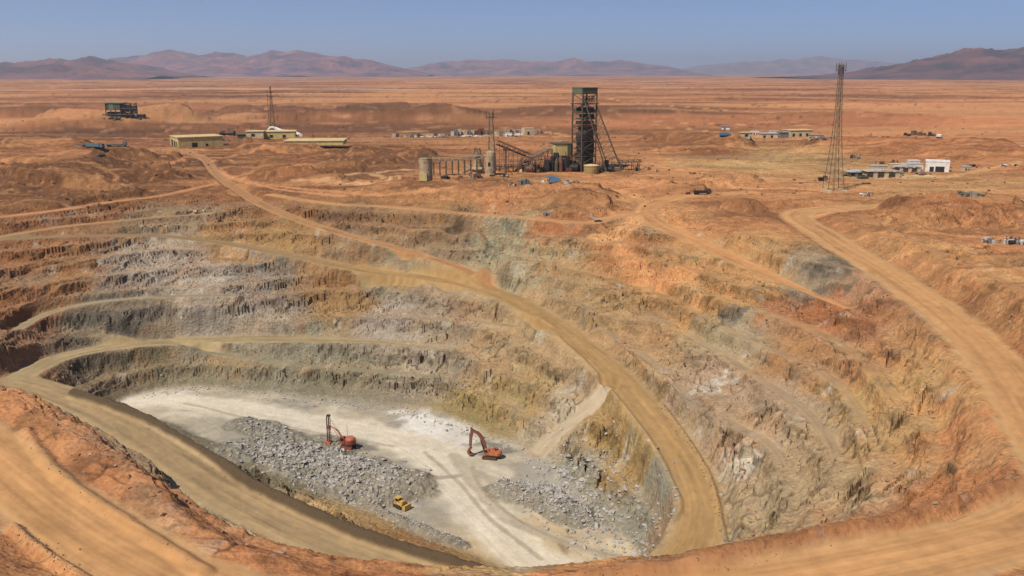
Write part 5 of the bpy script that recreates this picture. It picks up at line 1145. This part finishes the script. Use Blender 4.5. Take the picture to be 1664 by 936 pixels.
rocks_stuff('blasted_rock_rubble', np.concatenate(pile_xy), .10, .95, 'rock', 4, power=4.5)
i3 = 3; rocks_stuff('dark_rock_rubble', scatter_line(None, 0, 1800, PW[3][1]*.45, 5, PW[3][0]), .09, .75, 'rock', 6, power=4)
rocks_stuff('gravel_ridge_rubble', scatter_line(None, 0, 700, 2.2, 7, PW[5][0]), .12, .45, 'rock', 8)
toe = [(240,640),(330,632),(450,645),(560,658),(680,675),(760,699),(845,735)]
rocks_stuff('toe_rubble', scatter_line(toe, -54, 900, 2.4, 9), .12, .6, 'rock', 10)
rocks_stuff('scree_rubble', scatter_line([(900,745),(935,780),(960,820),(1000,860),(1035,885)], -52, 2000, 6.5, 11), .12, .95, 'rock', 12, power=4)
rocks_stuff('berm_stones', np.concatenate([scatter_line(None, 0, 500, 1.4, 13, BW[0][0]), scatter_line(None, 0, 300, .8, 14, BW[5][0])]), .08, .32, 'rockb', 15)
rocks_stuff('rim_stones', np.concatenate([scatter_line(None, 0, 700, 1.6, 16, BW[1][0]), scatter_line(None, 0, 250, 1.0, 17, BW[2][0]), scatter_line(None, 0, 60, .7, 18, BW[3][0])]), .06, .26, 'rocko', 19)
rr = np.random.RandomState(21); wxy = np.stack([rr.uniform(-210, 135, 40000), rr.uniform(112, 430, 40000)], 1); z_, M_ = fields(wxy[:, 0].copy(), wxy[:, 1].copy())
ok = (M_['wall'] > .5) & (M_['rd'] > 1.2) & (rr.rand(len(wxy)) < .15+.6*M_['cm']*(M_['f'] < .5)); w_ = wxy[ok]; rocks_stuff('brown_wall_rubble', w_[:4200], .14, .75, 'rocko', 22, power=3); rocks_stuff('grey_wall_rubble', w_[4200:8400], .14, .6, 'rockw', 25, power=3)
rr = np.random.RandomState(23); pxy = np.stack([rr.uniform(-700, 700, 22000), 400*(1200/400.)**rr.rand(22000)], 1); pn = fbm(pxy[:, 0]/60, pxy[:, 1]/40, 3, 140); pxy = pxy[(np.abs(pxy[:, 0]) < pxy[:, 1]*.66) & (pn+.5*rr.rand(len(pn)) > .2)][:5200]; rocks_stuff('desert_stones', pxy, .15, 1.35, 'rockd', 24, power=6)
# boulders one can pick out
def boulders(xy, smin, smax, mat, label, group, seed):
    rr = np.random.RandomState(seed); z_ = heights(xy); mats = []
    ms = [m.copy() for m in RM]
    for m in ms: m.materials.clear(); m.materials.append(Mt[mat])
    for (x, y), zz in zip(xy, z_):
        s = rr.uniform(smin, smax); o = bpy.data.objects.new('boulder', ms[rr.randint(8)]); scn.collection.objects.link(o)
        o.location = (x, y, zz+s*.2); o.scale = (s, s*rr.uniform(.8, 1.2), s*rr.uniform(.7, 1.1)); o.rotation_euler = (rr.uniform(-.4, .4), rr.uniform(-.4, .4), rr.rand()*6.28)
        o['label'] = label; o['category'] = 'boulder'; o['group'] = group
boulders(scatter_line(None, 0, 110, PW[0][1]*.5, 31, PW[0][0]), .55, 1.1, 'rock', 'grey boulder on the long blasted rock pile left of the floor road', 'boulders on the long rock pile', 32)
boulders(scatter_line(None, 0, 45, PW[3][1]*.5, 33, PW[3][0]), .45, .9, 'rock', 'grey boulder on the small rock pile right of the floor road', 'boulders on the small rock pile', 34)
boulders(scatter_line([(905,755),(935,790),(955,810),(985,845)], -52, 50, 4.5, 35), .6, 1.3, 'rock', 'pale boulder on the scree below the ochre slope', 'boulders on the scree', 36)
boulders(scatter_line(toe, -54, 30, 2.0, 37), .5, .9, 'rock', 'grey boulder fallen at the toe of the back wall', 'boulders at the toe of the back wall', 38)
